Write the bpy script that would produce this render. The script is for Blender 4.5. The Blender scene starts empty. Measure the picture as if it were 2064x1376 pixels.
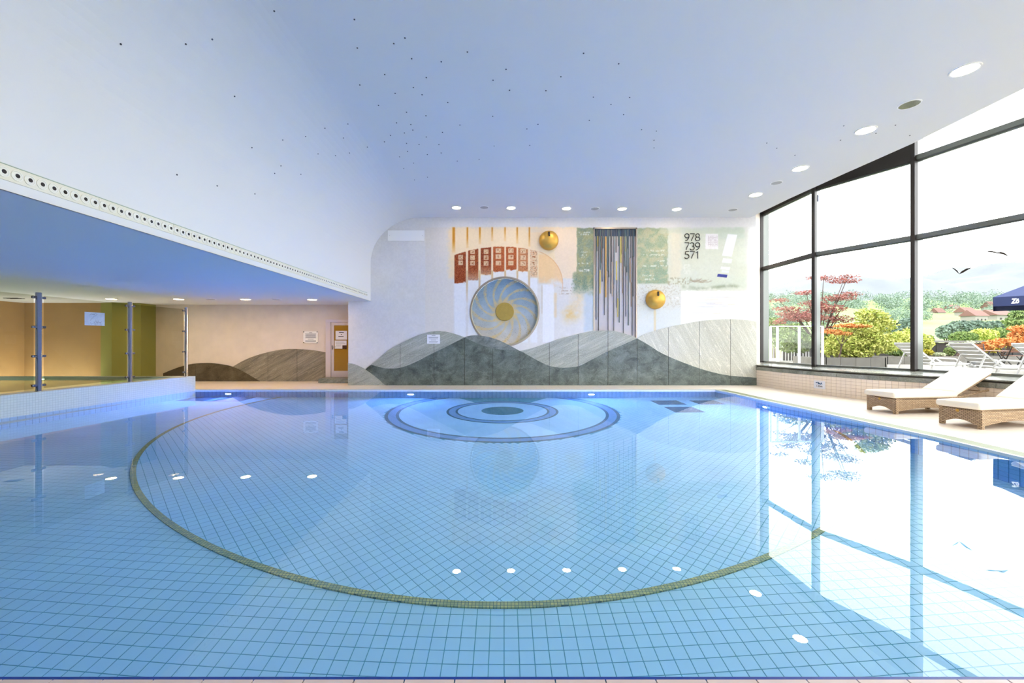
import bpy, bmesh, math, random
import numpy as np
from mathutils import Vector, Matrix

# ------------------------------------------------------------------ camera, world, exposure
scene = bpy.context.scene
C = scene.collection
F = 830.0; CX = 1016.0; CY = 688.0; HC = 1.45          # focal length (px), principal point, eye height above the deck
cam_d = bpy.data.cameras.new('camera'); cam = bpy.data.objects.new('camera', cam_d); C.objects.link(cam)
cam.location = (0, 0, HC); cam.rotation_euler = (math.pi / 2, 0, 0)
cam_d.sensor_fit = 'HORIZONTAL'; cam_d.sensor_width = 36.0
cam_d.lens = 36.0 * F / 2064.0
cam_d.shift_x = (1032.0 - CX) / 2064.0
cam_d.clip_start = 0.05; cam_d.clip_end = 6000
scene.camera = cam

world = bpy.data.worlds.new('overcast_sky'); scene.world = world; world.use_nodes = True
wn = world.node_tree.nodes; wn['Background'].inputs[0].default_value = (0.96, 0.985, 1.0, 1)
wn['Background'].inputs[1].default_value = 6.4

scene.view_settings.view_transform = 'Standard'; scene.view_settings.look = 'None'
scene.view_settings.exposure = 0.12; scene.view_settings.gamma = 1.0
scene.view_settings.use_curve_mapping = False
try:
    cy = scene.cycles
    cy.use_denoising = True
    cy.max_bounces = 7; cy.diffuse_bounces = 4; cy.glossy_bounces = 3; cy.transmission_bounces = 5; cy.transparent_max_bounces = 16
    cy.use_adaptive_sampling = True; cy.adaptive_threshold = 0.1; cy.adaptive_min_samples = 20; cy.use_light_tree = False
    cy.sample_clamp_indirect = 40.0
    cy.blur_glossy = 0.5
except Exception:
    pass

# ------------------------------------------------------------------ helpers
rng = np.random.default_rng(7); random.seed(7)
PI = math.pi

def at(u, v, y):
    return Vector(((u - CX) / F * y, y, HC - (v - CY) / F * y))
def onz(u, v, z):
    y = F * (HC - z) / (v - CY)
    return Vector(((u - CX) / F * y, y, z))

def lin(c):
    c = np.asarray(c, float) / 255.0
    return np.where(c <= 0.04045, c / 12.92, ((c + 0.055) / 1.055) ** 2.4)
def rgb(r, g, b):
    return tuple(float(x) for x in lin((r, g, b))) + (1.0,)

def tag(o, label=None, cat=None, group=None, kind=None):
    if label: o['label'] = label
    if cat: o['category'] = cat
    if group: o['group'] = group
    if kind: o['kind'] = kind
    return o
def empty(name, loc, rz=0.0, label=None, cat=None, group=None, kind=None):
    o = bpy.data.objects.new(name, None); C.objects.link(o); o.location = loc; o.rotation_euler = (0, 0, rz)
    o.empty_display_size = 0.1
    return tag(o, label, cat, group, kind)
def place(name, me, parent=None, loc=(0, 0, 0), rz=0.0):
    o = bpy.data.objects.new(name, me); C.objects.link(o)
    if parent is not None: o.parent = parent
    o.location = loc; o.rotation_euler = (0, 0, rz)
    return o
def copy_tree(o, parent=None):
    c = o.copy(); C.objects.link(c)
    if parent is not None: c.parent = parent
    for ch in list(o.children): copy_tree(ch, c)
    return c

class MB:
    """collects faces; build() links them as ONE mesh object"""
    def __init__(s): s.v = []; s.f = []; s.m = []
    def add(s, vs, fs, mi=0):
        b = len(s.v); s.v += [tuple(p) for p in vs]; s.f += [tuple(i + b for i in f) for f in fs]; s.m += [mi] * len(fs); return s
    def box(s, c, d, rz=0.0, M=None, mi=0):
        hx, hy, hz = d[0] / 2, d[1] / 2, d[2] / 2
        P = [Vector((x, y, z)) for x in (-hx, hx) for y in (-hy, hy) for z in (-hz, hz)]
        R = M if M is not None else Matrix.Rotation(rz, 3, 'Z')
        P = [R @ p + Vector(c) for p in P]
        return s.add(P, [(0, 1, 3, 2), (4, 6, 7, 5), (0, 4, 5, 1), (2, 3, 7, 6), (0, 2, 6, 4), (1, 5, 7, 3)], mi)
    def bar(s, a, b, w, t, up=(0, 0, 1), mi=0):
        a = Vector(a); b = Vector(b); d = (b - a); L = d.length; d.normalize(); u = Vector(up)
        sd = d.cross(u)
        if sd.length < 1e-5: sd = d.cross(Vector((1, 0, 0)))
        sd.normalize(); u = sd.cross(d)
        M = Matrix((d, sd, u)).transposed()
        return s.box((a + b) / 2, (L, w, t), M=M, mi=mi)
    def prism(s, poly, axis, a, b, mi=0):
        """poly: list of 2-D points, extruded along axis 'x','y' or 'z' from a to b"""
        def P(p, t):
            return {'x': (t, p[0], p[1]), 'y': (p[0], t, p[1]), 'z': (p[0], p[1], t)}[axis]
        n = len(poly)
        vs = [P(p, a) for p in poly] + [P(p, b) for p in poly]
        fs = [tuple(range(n)), tuple(range(2 * n - 1, n - 1, -1))] + [(i, i + n, (i + 1) % n + n, (i + 1) % n) for i in range(n)]
        return s.add(vs, fs, mi)
    def tube(s, path, r, n=8, mi=0, cap=True):
        path = [Vector(p) for p in path]; rs = r if isinstance(r, (list, tuple)) else [r] * len(path)
        base = len(s.v); prev = None
        for i, p in enumerate(path):
            d = (path[min(i + 1, len(path) - 1)] - path[max(i - 1, 0)]).normalized()
            a = d.cross(Vector((0, 0, 1)) if abs(d.z) < .95 else Vector((1, 0, 0))) if prev is None else prev - d * prev.dot(d)
            a.normalize(); prev = a; b = d.cross(a)
            for k in range(n):
                t = 2 * PI * k / n; s.v.append(tuple(p + (a * math.cos(t) + b * math.sin(t)) * rs[i]))
        for i in range(len(path) - 1):
            for k in range(n):
                k2 = (k + 1) % n
                s.f.append((base + i * n + k, base + i * n + k2, base + (i + 1) * n + k2, base + (i + 1) * n + k)); s.m.append(mi)
        if cap:
            s.f.append(tuple(base + k for k in range(n - 1, -1, -1))); s.m.append(mi)
            s.f.append(tuple(base + (len(path) - 1) * n + k for k in range(n))); s.m.append(mi)
        return s
    def lathe(s, prof, c=(0, 0, 0), n=32, M=None, mi=0, close=False):
        """prof: (radius, height) pairs turned about local z"""
        base = len(s.v); R = M if M is not None else Matrix.Identity(3)
        for r, h in prof:
            for k in range(n):
                t = 2 * PI * k / n; s.v.append(tuple(R @ Vector((r * math.cos(t), r * math.sin(t), h)) + Vector(c)))
        for i in range(len(prof) - 1):
            m_ = mi[i] if isinstance(mi, (list, tuple)) else mi
            for k in range(n):
                k2 = (k + 1) % n
                s.f.append((base + i * n + k, base + i * n + k2, base + (i + 1) * n + k2, base + (i + 1) * n + k)); s.m.append(m_)
        return s
    def disc(s, c, r, n=32, M=None, mi=0):
        R = M if M is not None else Matrix.Identity(3)
        vs = [R @ Vector((r * math.cos(2 * PI * k / n), r * math.sin(2 * PI * k / n), 0)) + Vector(c) for k in range(n)]
        return s.add(vs, [tuple(range(n))], mi)
    def mesh(s, name, mats, off=None, smooth=False):
        me = bpy.data.meshes.new(name)
        v = s.v if off is None else [(p[0] - off[0], p[1] - off[1], p[2] - off[2]) for p in s.v]
        me.from_pydata(v, [], s.f)
        mats = mats if isinstance(mats, (list, tuple)) else [mats]
        for m in mats: me.materials.append(m)
        me.polygons.foreach_set('material_index', s.m)
        if smooth: me.polygons.foreach_set('use_smooth', [True] * len(s.f))
        bm = bmesh.new(); bm.from_mesh(me); bmesh.ops.recalc_face_normals(bm, faces=bm.faces[:]); bm.to_mesh(me); bm.free()
        me.update(); return me
    def build(s, name, mats, parent=None, world=False, smooth=False, bevel=0.0, seg=2, origin=None):
        off = origin
        if world and parent is not None:
            off = Vector(parent.location)
            if parent.parent is not None: off = off + Vector(parent.parent.location)
        me = s.mesh(name, mats, off, smooth)
        o = bpy.data.objects.new(name, me); C.objects.link(o)
        if parent is not None: o.parent = parent
        if origin is not None: o.location = origin
        if bevel:
            b = o.modifiers.new('bevel', 'BEVEL'); b.width = bevel; b.segments = seg; b.limit_method = 'ANGLE'; b.angle_limit = 0.6
        return o

def np_mesh(name, verts, quads, mats, colors=None, smooth=False):
    me = bpy.data.meshes.new(name)
    verts = np.ascontiguousarray(verts, np.float32); quads = np.ascontiguousarray(quads, np.int32)
    me.vertices.add(len(verts)); me.vertices.foreach_set('co', verts.ravel())
    me.loops.add(quads.size); me.loops.foreach_set('vertex_index', quads.ravel())
    me.polygons.add(len(quads)); k = quads.shape[1]
    me.polygons.foreach_set('loop_start', np.arange(0, quads.size, k, dtype=np.int32))
    me.polygons.foreach_set('loop_total', np.full(len(quads), k, np.int32))
    if smooth: me.polygons.foreach_set('use_smooth', np.ones(len(quads), bool))
    for m in (mats if isinstance(mats, (list, tuple)) else [mats]): me.materials.append(m)
    me.update(calc_edges=True)
    if colors is not None:
        a = me.color_attributes.new('paint', 'FLOAT_COLOR', 'POINT')
        c4 = np.ones((len(verts), 4), np.float32); c4[:, :3] = colors; a.data.foreach_set('color', c4.ravel())
    return me

def vnoise(x, y, seed=0):
    """value noise on arrays, 0..1"""
    r = np.random.default_rng(seed); T = r.random((256, 256))
    xi = np.floor(x).astype(int); yi = np.floor(y).astype(int); fx = x - xi; fy = y - yi
    fx = fx * fx * (3 - 2 * fx); fy = fy * fy * (3 - 2 * fy)
    g = lambda i, j: T[i % 256, j % 256]
    return (g(xi, yi) * (1 - fx) + g(xi + 1, yi) * fx) * (1 - fy) + (g(xi, yi + 1) * (1 - fx) + g(xi + 1, yi + 1) * fx) * fy
def fbm(x, y, seed=0, o=4):
    t = 0; a = .5; n = 0
    for i in range(o):
        t = t + a * vnoise(x * 2 ** i, y * 2 ** i, seed + i); n += a; a *= .55
    return t / n

def text_mesh(name, body, size, mat, parent, loc, rot, extrude=.001, offset=0.0, shear=0.0, align='LEFT'):
    fc = bpy.data.curves.new(name, 'FONT'); fc.body = body; fc.size = size; fc.extrude = extrude; fc.offset = offset; fc.shear = shear; fc.align_x = align
    tmp = bpy.data.objects.new(name + '_curve', fc); C.objects.link(tmp); bpy.context.view_layer.update()
    me = bpy.data.meshes.new_from_object(tmp.evaluated_get(bpy.context.evaluated_depsgraph_get())); bpy.data.objects.remove(tmp); bpy.data.curves.remove(fc)
    me.name = name; me.materials.clear(); me.materials.append(mat); o = place(name, me, parent, loc); o.rotation_euler = rot; return o

# ------------------------------------------------------------------ materials
def M_(name):
    m = bpy.data.materials.new(name); m.use_nodes = True
    return m, m.node_tree.nodes, m.node_tree.links, m.node_tree.nodes['Principled BSDF']
def plain(name, col, rough=.6, metal=0.0, spec=.5, noise=0.0, nscale=8.0, bump=0.0, bscale=60.0, coat=0.0):
    m, n, l, b = M_(name)
    b.inputs['Base Color'].default_value = col; b.inputs['Roughness'].default_value = rough
    b.inputs['Metallic'].default_value = metal; b.inputs['Specular IOR Level'].default_value = spec
    if coat: b.inputs['Coat Weight'].default_value = coat
    tc = n.new('ShaderNodeTexCoord')
    if noise:
        t = n.new('ShaderNodeTexNoise'); t.inputs['Scale'].default_value = nscale; t.inputs['Detail'].default_value = 6
        l.new(tc.outputs['Object'], t.inputs['Vector'])
        r = n.new('ShaderNodeValToRGB'); l.new(t.outputs['Fac'], r.inputs['Fac'])
        r.color_ramp.elements[0].position = .3; r.color_ramp.elements[1].position = .7
        r.color_ramp.elements[0].color = tuple(c * (1 - noise) for c in col[:3]) + (1,)
        r.color_ramp.elements[1].color = tuple(min(1, c * (1 + noise)) for c in col[:3]) + (1,)
        l.new(r.outputs['Color'], b.inputs['Base Color'])
    if bump:
        t = n.new('ShaderNodeTexNoise'); t.inputs['Scale'].default_value = bscale; t.inputs['Detail'].default_value = 4
        l.new(tc.outputs['Object'], t.inputs['Vector'])
        bp = n.new('ShaderNodeBump'); bp.inputs['Strength'].default_value = bump; bp.inputs['Distance'].default_value = .01
        l.new(t.outputs['Fac'], bp.inputs['Height']); l.new(bp.outputs['Normal'], b.inputs['Normal'])
    return m
def emitter(name, col, strength):
    m, n, l, b = M_(name)
    b.inputs['Base Color'].default_value = (.8, .8, .8, 1)
    b.inputs['Emission Color'].default_value = tuple(col) + (1,); b.inputs['Emission Strength'].default_value = strength
    return m
def thin_glass(name, tint=(.97, .985, .975), refl=1.0):
    m = bpy.data.materials.new(name); m.use_nodes = True; n = m.node_tree.nodes; l = m.node_tree.links; n.clear()
    out = n.new('ShaderNodeOutputMaterial'); mix = n.new('ShaderNodeMixShader'); fr = n.new('ShaderNodeFresnel'); ge = n.new('ShaderNodeNewGeometry'); mr = n.new('ShaderNodeMapRange'); mr.inputs[3].default_value = 1.45; mr.inputs[4].default_value = 1 / 1.45; l.new(ge.outputs['Backfacing'], mr.inputs[0]); l.new(mr.outputs[0], fr.inputs[0])
    tr = n.new('ShaderNodeBsdfTransparent'); tr.inputs[0].default_value = tint + (1,)
    gl = n.new('ShaderNodeBsdfGlossy'); gl.inputs['Roughness'].default_value = 0.0; gl.inputs['Color'].default_value = (refl, refl, refl, 1)
    l.new(fr.outputs[0], mix.inputs[0]); l.new(tr.outputs[0], mix.inputs[1]); l.new(gl.outputs[0], mix.inputs[2]); l.new(mix.outputs[0], out.inputs[0])
    return m
def water_mat(name, bump, scale, tint=(.985, 1.0, 1.0)):
    m = bpy.data.materials.new(name); m.use_nodes = True; n = m.node_tree.nodes; l = m.node_tree.links; n.clear()
    out = n.new('ShaderNodeOutputMaterial'); g = n.new('ShaderNodeBsdfGlass'); g.inputs['IOR'].default_value = 1.333
    g.inputs['Roughness'].default_value = 0.0; g.inputs['Color'].default_value = tint + (1,)
    tc = n.new('ShaderNodeTexCoord'); t = n.new('ShaderNodeTexNoise'); t.inputs['Scale'].default_value = scale; t.inputs['Detail'].default_value = 2
    l.new(tc.outputs['Object'], t.inputs['Vector'])
    bp = n.new('ShaderNodeBump'); bp.inputs['Strength'].default_value = bump; bp.inputs['Distance'].default_value = .01
    l.new(t.outputs['Fac'], bp.inputs['Height']); l.new(bp.outputs[0], g.inputs['Normal']); l.new(g.outputs[0], out.inputs[0])
    return m
def brick_mat(name, c1, c2, mortar, w, h, gap, rough=.4, axes='xy', bump=.3, offset=0.0):
    m, n, l, b = M_(name); b.inputs['Roughness'].default_value = rough
    tc = n.new('ShaderNodeTexCoord'); sp = n.new('ShaderNodeSeparateXYZ'); cb = n.new('ShaderNodeCombineXYZ')
    l.new(tc.outputs['Object'], sp.inputs[0]); ix = 'xyz'.index(axes[0]); iy = 'xyz'.index(axes[1])
    l.new(sp.outputs[ix], cb.inputs[0]); l.new(sp.outputs[iy], cb.inputs[1])
    t = n.new('ShaderNodeTexBrick'); t.offset = offset; t.squash = 1.0
    t.inputs['Scale'].default_value = 1.0; t.inputs['Brick Width'].default_value = w; t.inputs['Row Height'].default_value = h
    t.inputs['Mortar Size'].default_value = gap; t.inputs['Mortar Smooth'].default_value = .1
    t.inputs['Color1'].default_value = c1; t.inputs['Color2'].default_value = c2; t.inputs['Mortar'].default_value = mortar
    l.new(cb.outputs[0], t.inputs['Vector']); l.new(t.outputs['Color'], b.inputs['Base Color'])
    if bump:
        bp = n.new('ShaderNodeBump'); bp.inputs['Strength'].default_value = bump; bp.inputs['Distance'].default_value = .003; bp.invert = True
        l.new(t.outputs['Fac'], bp.inputs['Height']); l.new(bp.outputs[0], b.inputs['Normal'])
    return m
def stone_mat(name, dark, light, vein, rot=0.5, stretch=5.0, vein_amt=.5, scale=1.6, rough=.45):
    m, n, l, b = M_(name); b.inputs['Roughness'].default_value = rough; b.inputs['Specular IOR Level'].default_value = .35
    tc = n.new('ShaderNodeTexCoord'); mp = n.new('ShaderNodeMapping'); mp.inputs['Rotation'].default_value = (0, rot, 0)
    mp2 = n.new('ShaderNodeMapping'); mp2.inputs['Scale'].default_value = (1, 1, stretch)
    l.new(tc.outputs['Object'], mp.inputs[0]); l.new(mp.outputs[0], mp2.inputs[0])
    a = n.new('ShaderNodeTexNoise'); a.inputs['Scale'].default_value = scale; a.inputs['Detail'].default_value = 9; a.inputs['Roughness'].default_value = .65
    a.inputs['Distortion'].default_value = .6
    l.new(mp2.outputs[0], a.inputs['Vector'])
    r = n.new('ShaderNodeValToRGB'); r.color_ramp.elements[0].position = .34; r.color_ramp.elements[1].position = .68
    r.color_ramp.elements[0].color = dark; r.color_ramp.elements[1].color = light; l.new(a.outputs['Fac'], r.inputs[0])
    v = n.new('ShaderNodeTexNoise'); v.inputs['Scale'].default_value = scale * 1.1; v.inputs['Detail'].default_value = 5; v.inputs['Distortion'].default_value = 1.2
    l.new(mp2.outputs[0], v.inputs['Vector'])
    vr = n.new('ShaderNodeValToRGB'); e = vr.color_ramp.elements; e[0].position = .485; e[0].color = (0, 0, 0, 1); e[1].position = .515; e[1].color = (0, 0, 0, 1)
    k = vr.color_ramp.elements.new(.5); k.color = (vein_amt,) * 3 + (1,); l.new(v.outputs['Fac'], vr.inputs[0])
    fine = n.new('ShaderNodeTexNoise'); fine.inputs['Scale'].default_value = 38; fine.inputs['Detail'].default_value = 4; l.new(tc.outputs['Object'], fine.inputs['Vector'])
    fr = n.new('ShaderNodeMapRange'); fr.inputs[1].default_value = .25; fr.inputs[2].default_value = .75; fr.inputs[3].default_value = .72; fr.inputs[4].default_value = 1.2
    l.new(fine.outputs['Fac'], fr.inputs[0])
    mul = n.new('ShaderNodeMix'); mul.data_type = 'RGBA'; mul.blend_type = 'MULTIPLY'; mul.inputs[0].default_value = 1
    l.new(r.outputs[0], mul.inputs[6]); l.new(fr.outputs[0], mul.inputs[7])
    mx = n.new('ShaderNodeMix'); mx.data_type = 'RGBA'; l.new(vr.outputs[0], mx.inputs[0]); l.new(mul.outputs[2], mx.inputs[6]); mx.inputs[7].default_value = vein
    l.new(mx.outputs[2], b.inputs['Base Color'])
    return m
def paint_mat(name, rough=.75):
    m, n, l, b = M_(name); b.inputs['Roughness'].default_value = rough; b.inputs['Specular IOR Level'].default_value = .2
    a = n.new('ShaderNodeVertexColor'); a.layer_name = 'paint'; l.new(a.outputs[0], b.inputs['Base Color'])
    t = n.new('ShaderNodeTexNoise'); t.inputs['Scale'].default_value = 25; t.inputs['Detail'].default_value = 6
    tc = n.new('ShaderNodeTexCoord'); l.new(tc.outputs['Object'], t.inputs['Vector'])
    bp = n.new('ShaderNodeBump'); bp.inputs['Strength'].default_value = .15; bp.inputs['Distance'].default_value = .01
    l.new(t.outputs['Fac'], bp.inputs['Height']); l.new(bp.outputs[0], b.inputs['Normal'])
    return m
def leaf_mat(name, c1, c2, scale=6.0):
    m, n, l, b = M_(name); b.inputs['Roughness'].default_value = .6; b.inputs['Specular IOR Level'].default_value = .2
    tc = n.new('ShaderNodeTexCoord'); t = n.new('ShaderNodeTexNoise'); t.inputs['Scale'].default_value = scale; t.inputs['Detail'].default_value = 3
    l.new(tc.outputs['Object'], t.inputs['Vector']); r = n.new('ShaderNodeValToRGB'); l.new(t.outputs['Fac'], r.inputs[0])
    r.color_ramp.elements[0].position = .35; r.color_ramp.elements[1].position = .65
    r.color_ramp.elements[0].color = c1; r.color_ramp.elements[1].color = c2; l.new(r.outputs[0], b.inputs['Base Color'])
    return m

MAT = {}
MAT['ceiling'] = plain('white_ceiling_paint', (.75, .755, .75, 1), .8, spec=.2)
MAT['soffit'] = plain('soffit_paint', (.74, .76, .78, 1), .8, spec=.2)
MAT['plaster'] = plain('cream_plaster', rgb(226, 214, 200), .85, spec=.2, noise=.05, nscale=2.5, bump=.2, bscale=30)
MAT['warm_lit'] = plain('warm_lit_plaster', rgb(186, 152, 104), .85, spec=.2, noise=.05, nscale=2, bump=.2, bscale=30)  # warm lamp light put into the plaster colour as ochre
MAT['green_lit'] = plain('green_lit_plaster', rgb(150, 150, 84), .85, spec=.2, noise=.04, nscale=2)  # green-yellow light from the spa put into the pillar's plaster colour
MAT['deck'] = brick_mat('deck_tiles', rgb(240, 229, 214), rgb(237, 225, 209), rgb(220, 204, 186), .25, .25, .004, .35)
MAT['coping'] = plain('coping_tile', rgb(214, 196, 190), .4, noise=.05, nscale=5)
MAT['grout'] = plain('pool_grout', rgb(84, 176, 192), .7)
MAT['pooltile'] = plain('pool_tile_blue', (.44, .83, .98, 1), .35, noise=.05, nscale=1.5)
MAT['pooltile_deep'] = plain('pool_tile_deeper_blue', (.17, .42, .66, 1), .35, noise=.05, nscale=1.5)
MAT['poolring'] = plain('pool_ring_teal', (.03, .16, .20, 1), .4, noise=.2, nscale=30)
MAT['pooldisc'] = plain('pool_disc_teal', (.05, .24, .27, 1), .4, noise=.15, nscale=20)
MAT['poolplate'] = plain('pool_plate_dark', (.06, .16, .22, 1), .4, noise=.1, nscale=10)
MAT['mosaic'] = brick_mat('green_mosaic', rgb(196, 204, 132), rgb(150, 176, 132), rgb(92, 124, 108), .03, .03, .0025, .25, 'xy', .3)
MAT['poolwall_x'] = brick_mat('pool_wall_tiles_x', (.27, .56, .78, 1), (.25, .53, .76, 1), (.04, .2, .32, 1), .12, .24, .005, .3, 'xz', .2)
MAT['poolwall_y'] = brick_mat('pool_wall_tiles_y', (.27, .56, .78, 1), (.25, .53, .76, 1), (.04, .2, .32, 1), .12, .24, .005, .3, 'yz', .2)
MAT['parapet'] = brick_mat('white_mosaic_parapet', rgb(206, 216, 210), rgb(200, 212, 206), rgb(178, 190, 184), .05, .05, .003, .3, 'yz', .2)
MAT['channel'] = brick_mat('green_overflow_cover', rgb(132, 142, 104), rgb(124, 134, 98), rgb(92, 102, 72), .03, .5, .004, .5, 'yx', .3)
MAT['whitelip'] = plain('white_pool_lip', rgb(232, 236, 230), .4)
MAT['blueline'] = plain('deep_blue_edge_strip', rgb(10, 60, 150), .4)
MAT['water'] = water_mat('pool_water', .035, 1.7)
MAT['spawater'] = water_mat('spa_water', .12, 3.0, (.93, 1.0, .93))
MAT['stone_dark'] = stone_mat('dark_green_schist', rgb(70, 80, 76), rgb(120, 130, 124), rgb(160, 168, 160), .2, 1.3, .25, 2.2)
MAT['stone_mid'] = stone_mat('grey_schist', rgb(98, 106, 104), rgb(150, 156, 152), rgb(180, 184, 178), .3, 2.0, .2, 2.2)
MAT['stone_light'] = stone_mat('light_veined_schist', rgb(148, 152, 142), rgb(184, 186, 174), rgb(214, 212, 200), .42, 14.0, .45, .55)
MAT['stone_pale'] = stone_mat('pale_veined_schist', rgb(186, 186, 172), rgb(206, 206, 194), rgb(238, 234, 222), -1.05, 14.0, .7, .5)
MAT['stone_light_warm'] = stone_mat('warm_lit_light_schist', rgb(112, 106, 94), rgb(164, 156, 138), rgb(206, 196, 172), .5, 14.0, .4, .6)  # brown tone is warm lamp light put into the stone colour
MAT['stone_dark_warm'] = stone_mat('warm_lit_dark_schist', rgb(70, 62, 50), rgb(108, 98, 80), rgb(130, 120, 100), .2, 1.5, .2, 2.0)  # dark stone with the warm light on it mixed into its colour
MAT['sill'] = stone_mat('sill_stone', rgb(120, 124, 116), rgb(168, 170, 160), rgb(190, 190, 180), .0, 1.5, .2, 1.5, .18)
MAT['joint'] = plain('dark_joint', rgb(58, 56, 50), .8)
MAT['walltile'] = plain('beige_wall_tile', rgb(247, 232, 214), .3, noise=.04, nscale=3)
MAT['tilegrout'] = plain('tile_grout', rgb(176, 148, 122), .8)
MAT['frame_dark'] = plain('dark_anodised_frame', rgb(52, 48, 46), .45, .3)
MAT['frame_grey'] = plain('grey_anodised_frame', rgb(118, 122, 118), .35, .5)
MAT['winglass'] = thin_glass('window_glass', (.985, .99, .985), .8)
MAT['spaglass'] = thin_glass('screen_glass', (.62, .60, .50), .5)
MAT['steel'] = plain('brushed_steel', rgb(200, 198, 200), .22, 1.0)
MAT['steel_dark'] = plain('clamp_steel', rgb(120, 124, 140), .35, 1.0)
MAT['gold'] = plain('gold_leaf', rgb(212, 166, 74), .42, .55, noise=.06, nscale=6)
MAT['goldflat'] = plain('matt_gold', rgb(172, 146, 74), .5, .6, noise=.06, nscale=12)
MAT['black'] = plain('black_paint', rgb(26, 24, 24), .5)
MAT['chrome'] = plain('rim_metal', rgb(168, 156, 142), .35, .6)
MAT['paper'] = plain('white_paper', rgb(236, 236, 240), .8)
MAT['ink'] = plain('grey_ink', rgb(130, 132, 140), .8)
MAT['inkdark'] = plain('dark_ink', rgb(40, 40, 44), .8)
MAT['panelwhite'] = plain('white_panel', rgb(244, 243, 241), .6)
MAT['vent'] = plain('cream_vent_metal', rgb(228, 224, 206), .5)
MAT['vent_light'] = plain('cream_nozzle', rgb(234, 232, 220), .45)
MAT['hole'] = plain('dark_opening', rgb(46, 40, 38), .8)
MAT['star'] = plain('dark_star_point', rgb(60, 66, 80), .5)
MAT['speaker'] = plain('grey_grille', rgb(178, 178, 176), .7)
MAT['lens'] = emitter('warm_lamp_lens', (1.0, .83, .62), 70.0)
MAT['lens_soffit'] = emitter('soffit_lamp_lens', (1.0, .68, .34), 150.0)
MAT['lens_off'] = plain('unlit_reflector', rgb(150, 150, 140), .25, .8, noise=.3, nscale=40)
MAT['lamp_blue'] = emitter('underwater_blue_lamp', (.15, .28, 1.0), 1900.0)
MAT['lamp_spa'] = emitter('spa_lamp', (.62, 1.0, .36), 70.0)
MAT['cushion'] = plain('cream_cushion', rgb(250, 241, 224), .9, spec=.1, noise=.03, nscale=3, bump=.3, bscale=14)
MAT['wood_dark'] = plain('dark_fence_wood', rgb(36, 34, 33), .8, noise=.15, nscale=6)
MAT['wood'] = plain('oiled_bench_wood', rgb(112, 66, 40), .6, noise=.15, nscale=9)
MAT['blackmetal'] = plain('black_metal', rgb(50, 48, 46), .5, .4)
MAT['plastic'] = plain('white_plastic', rgb(206, 206, 204), .5)
MAT['concrete'] = plain('planter_concrete', rgb(98, 95, 88), .85, noise=.12, nscale=4)
MAT['paving'] = plain('terrace_paving', rgb(116, 112, 104), .85, noise=.05, nscale=2)
MAT['soil'] = plain('soil', rgb(70, 58, 44), .9)
MAT['parasol'] = plain('navy_canvas', rgb(28, 42, 84), .85, noise=.05, nscale=5)
MAT['whiteprint'] = plain('white_print', rgb(240, 240, 240), .7)
MAT['grass'] = plain('meadow_grass', rgb(104, 130, 64), .9, noise=.15, nscale=.05)
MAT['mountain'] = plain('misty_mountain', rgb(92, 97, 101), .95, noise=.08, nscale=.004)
MAT['wall_rear'] = plain('brown_rear_wall', rgb(112, 100, 88), .85, noise=.05, nscale=2)
MAT['bark'] = plain('bark', rgb(74, 58, 50), .9, noise=.2, nscale=15)
MAT['leaf_red'] = leaf_mat('maple_leaf_red', rgb(136, 72, 66), rgb(150, 104, 94))
MAT['leaf_orange'] = leaf_mat('leaf_orange', rgb(178, 98, 48), rgb(200, 146, 84))
MAT['leaf_lime'] = leaf_mat('leaf_lime', rgb(126, 144, 52), rgb(202, 200, 116))
MAT['leaf_green'] = leaf_mat('leaf_green', rgb(78, 102, 54), rgb(120, 136, 80))
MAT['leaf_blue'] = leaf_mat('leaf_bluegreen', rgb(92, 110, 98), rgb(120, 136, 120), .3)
MAT['leaf_yellow'] = leaf_mat('leaf_yellow', rgb(146, 138, 34), rgb(170, 160, 60))
MAT['leaf_grey'] = leaf_mat('leaf_grey_green', rgb(150, 160, 130), rgb(186, 190, 160))
MAT['house'] = plain('house_render', rgb(130, 126, 120), .9)
MAT['roof'] = plain('house_roof', rgb(104, 74, 66), .9)
MAT['doorglass'] = None
m, n, l, b = M_('door_glass_room_glow'); b.inputs['Base Color'].default_value = rgb(158, 120, 42); b.inputs['Roughness'].default_value = .12
b.inputs['Emission Color'].default_value = rgb(214, 150, 30); b.inputs['Emission Strength'].default_value = .05; MAT['doorglass'] = m  # lit room behind put into the glass as amber colour and weak glow
MAT['doorframe'] = plain('door_frame_lilac', rgb(214, 204, 206), .4)
# rattan weave
m, n, l, b = M_('rattan_weave'); b.inputs['Roughness'].default_value = .55
tc = n.new('ShaderNodeTexCoord'); sp = n.new('ShaderNodeSeparateXYZ'); l.new(tc.outputs['Object'], sp.inputs[0])
ad = n.new('ShaderNodeMath'); ad.operation = 'ADD'; l.new(sp.outputs[0], ad.inputs[0]); l.new(sp.outputs[1], ad.inputs[1])
cb = n.new('ShaderNodeCombineXYZ'); l.new(ad.outputs[0], cb.inputs[0]); l.new(sp.outputs[2], cb.inputs[1])
t = n.new('ShaderNodeTexBrick'); t.offset = .5; l.new(cb.outputs[0], t.inputs['Vector']); t.inputs['Scale'].default_value = 1
t.inputs['Brick Width'].default_value = .052; t.inputs['Row Height'].default_value = .022; t.inputs['Mortar Size'].default_value = .0042; t.inputs['Mortar Smooth'].default_value = .6
t.inputs['Color1'].default_value = rgb(204, 176, 142); t.inputs['Color2'].default_value = rgb(184, 154, 120); t.inputs['Mortar'].default_value = rgb(104, 80, 58)
l.new(t.outputs['Color'], b.inputs['Base Color'])
bp = n.new('ShaderNodeBump'); bp.inputs['Strength'].default_value = .8; bp.inputs['Distance'].default_value = .006; bp.invert = True
l.new(t.outputs['Fac'], bp.inputs['Height']); l.new(bp.outputs[0], b.inputs['Normal']); MAT['rattan'] = m
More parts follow.
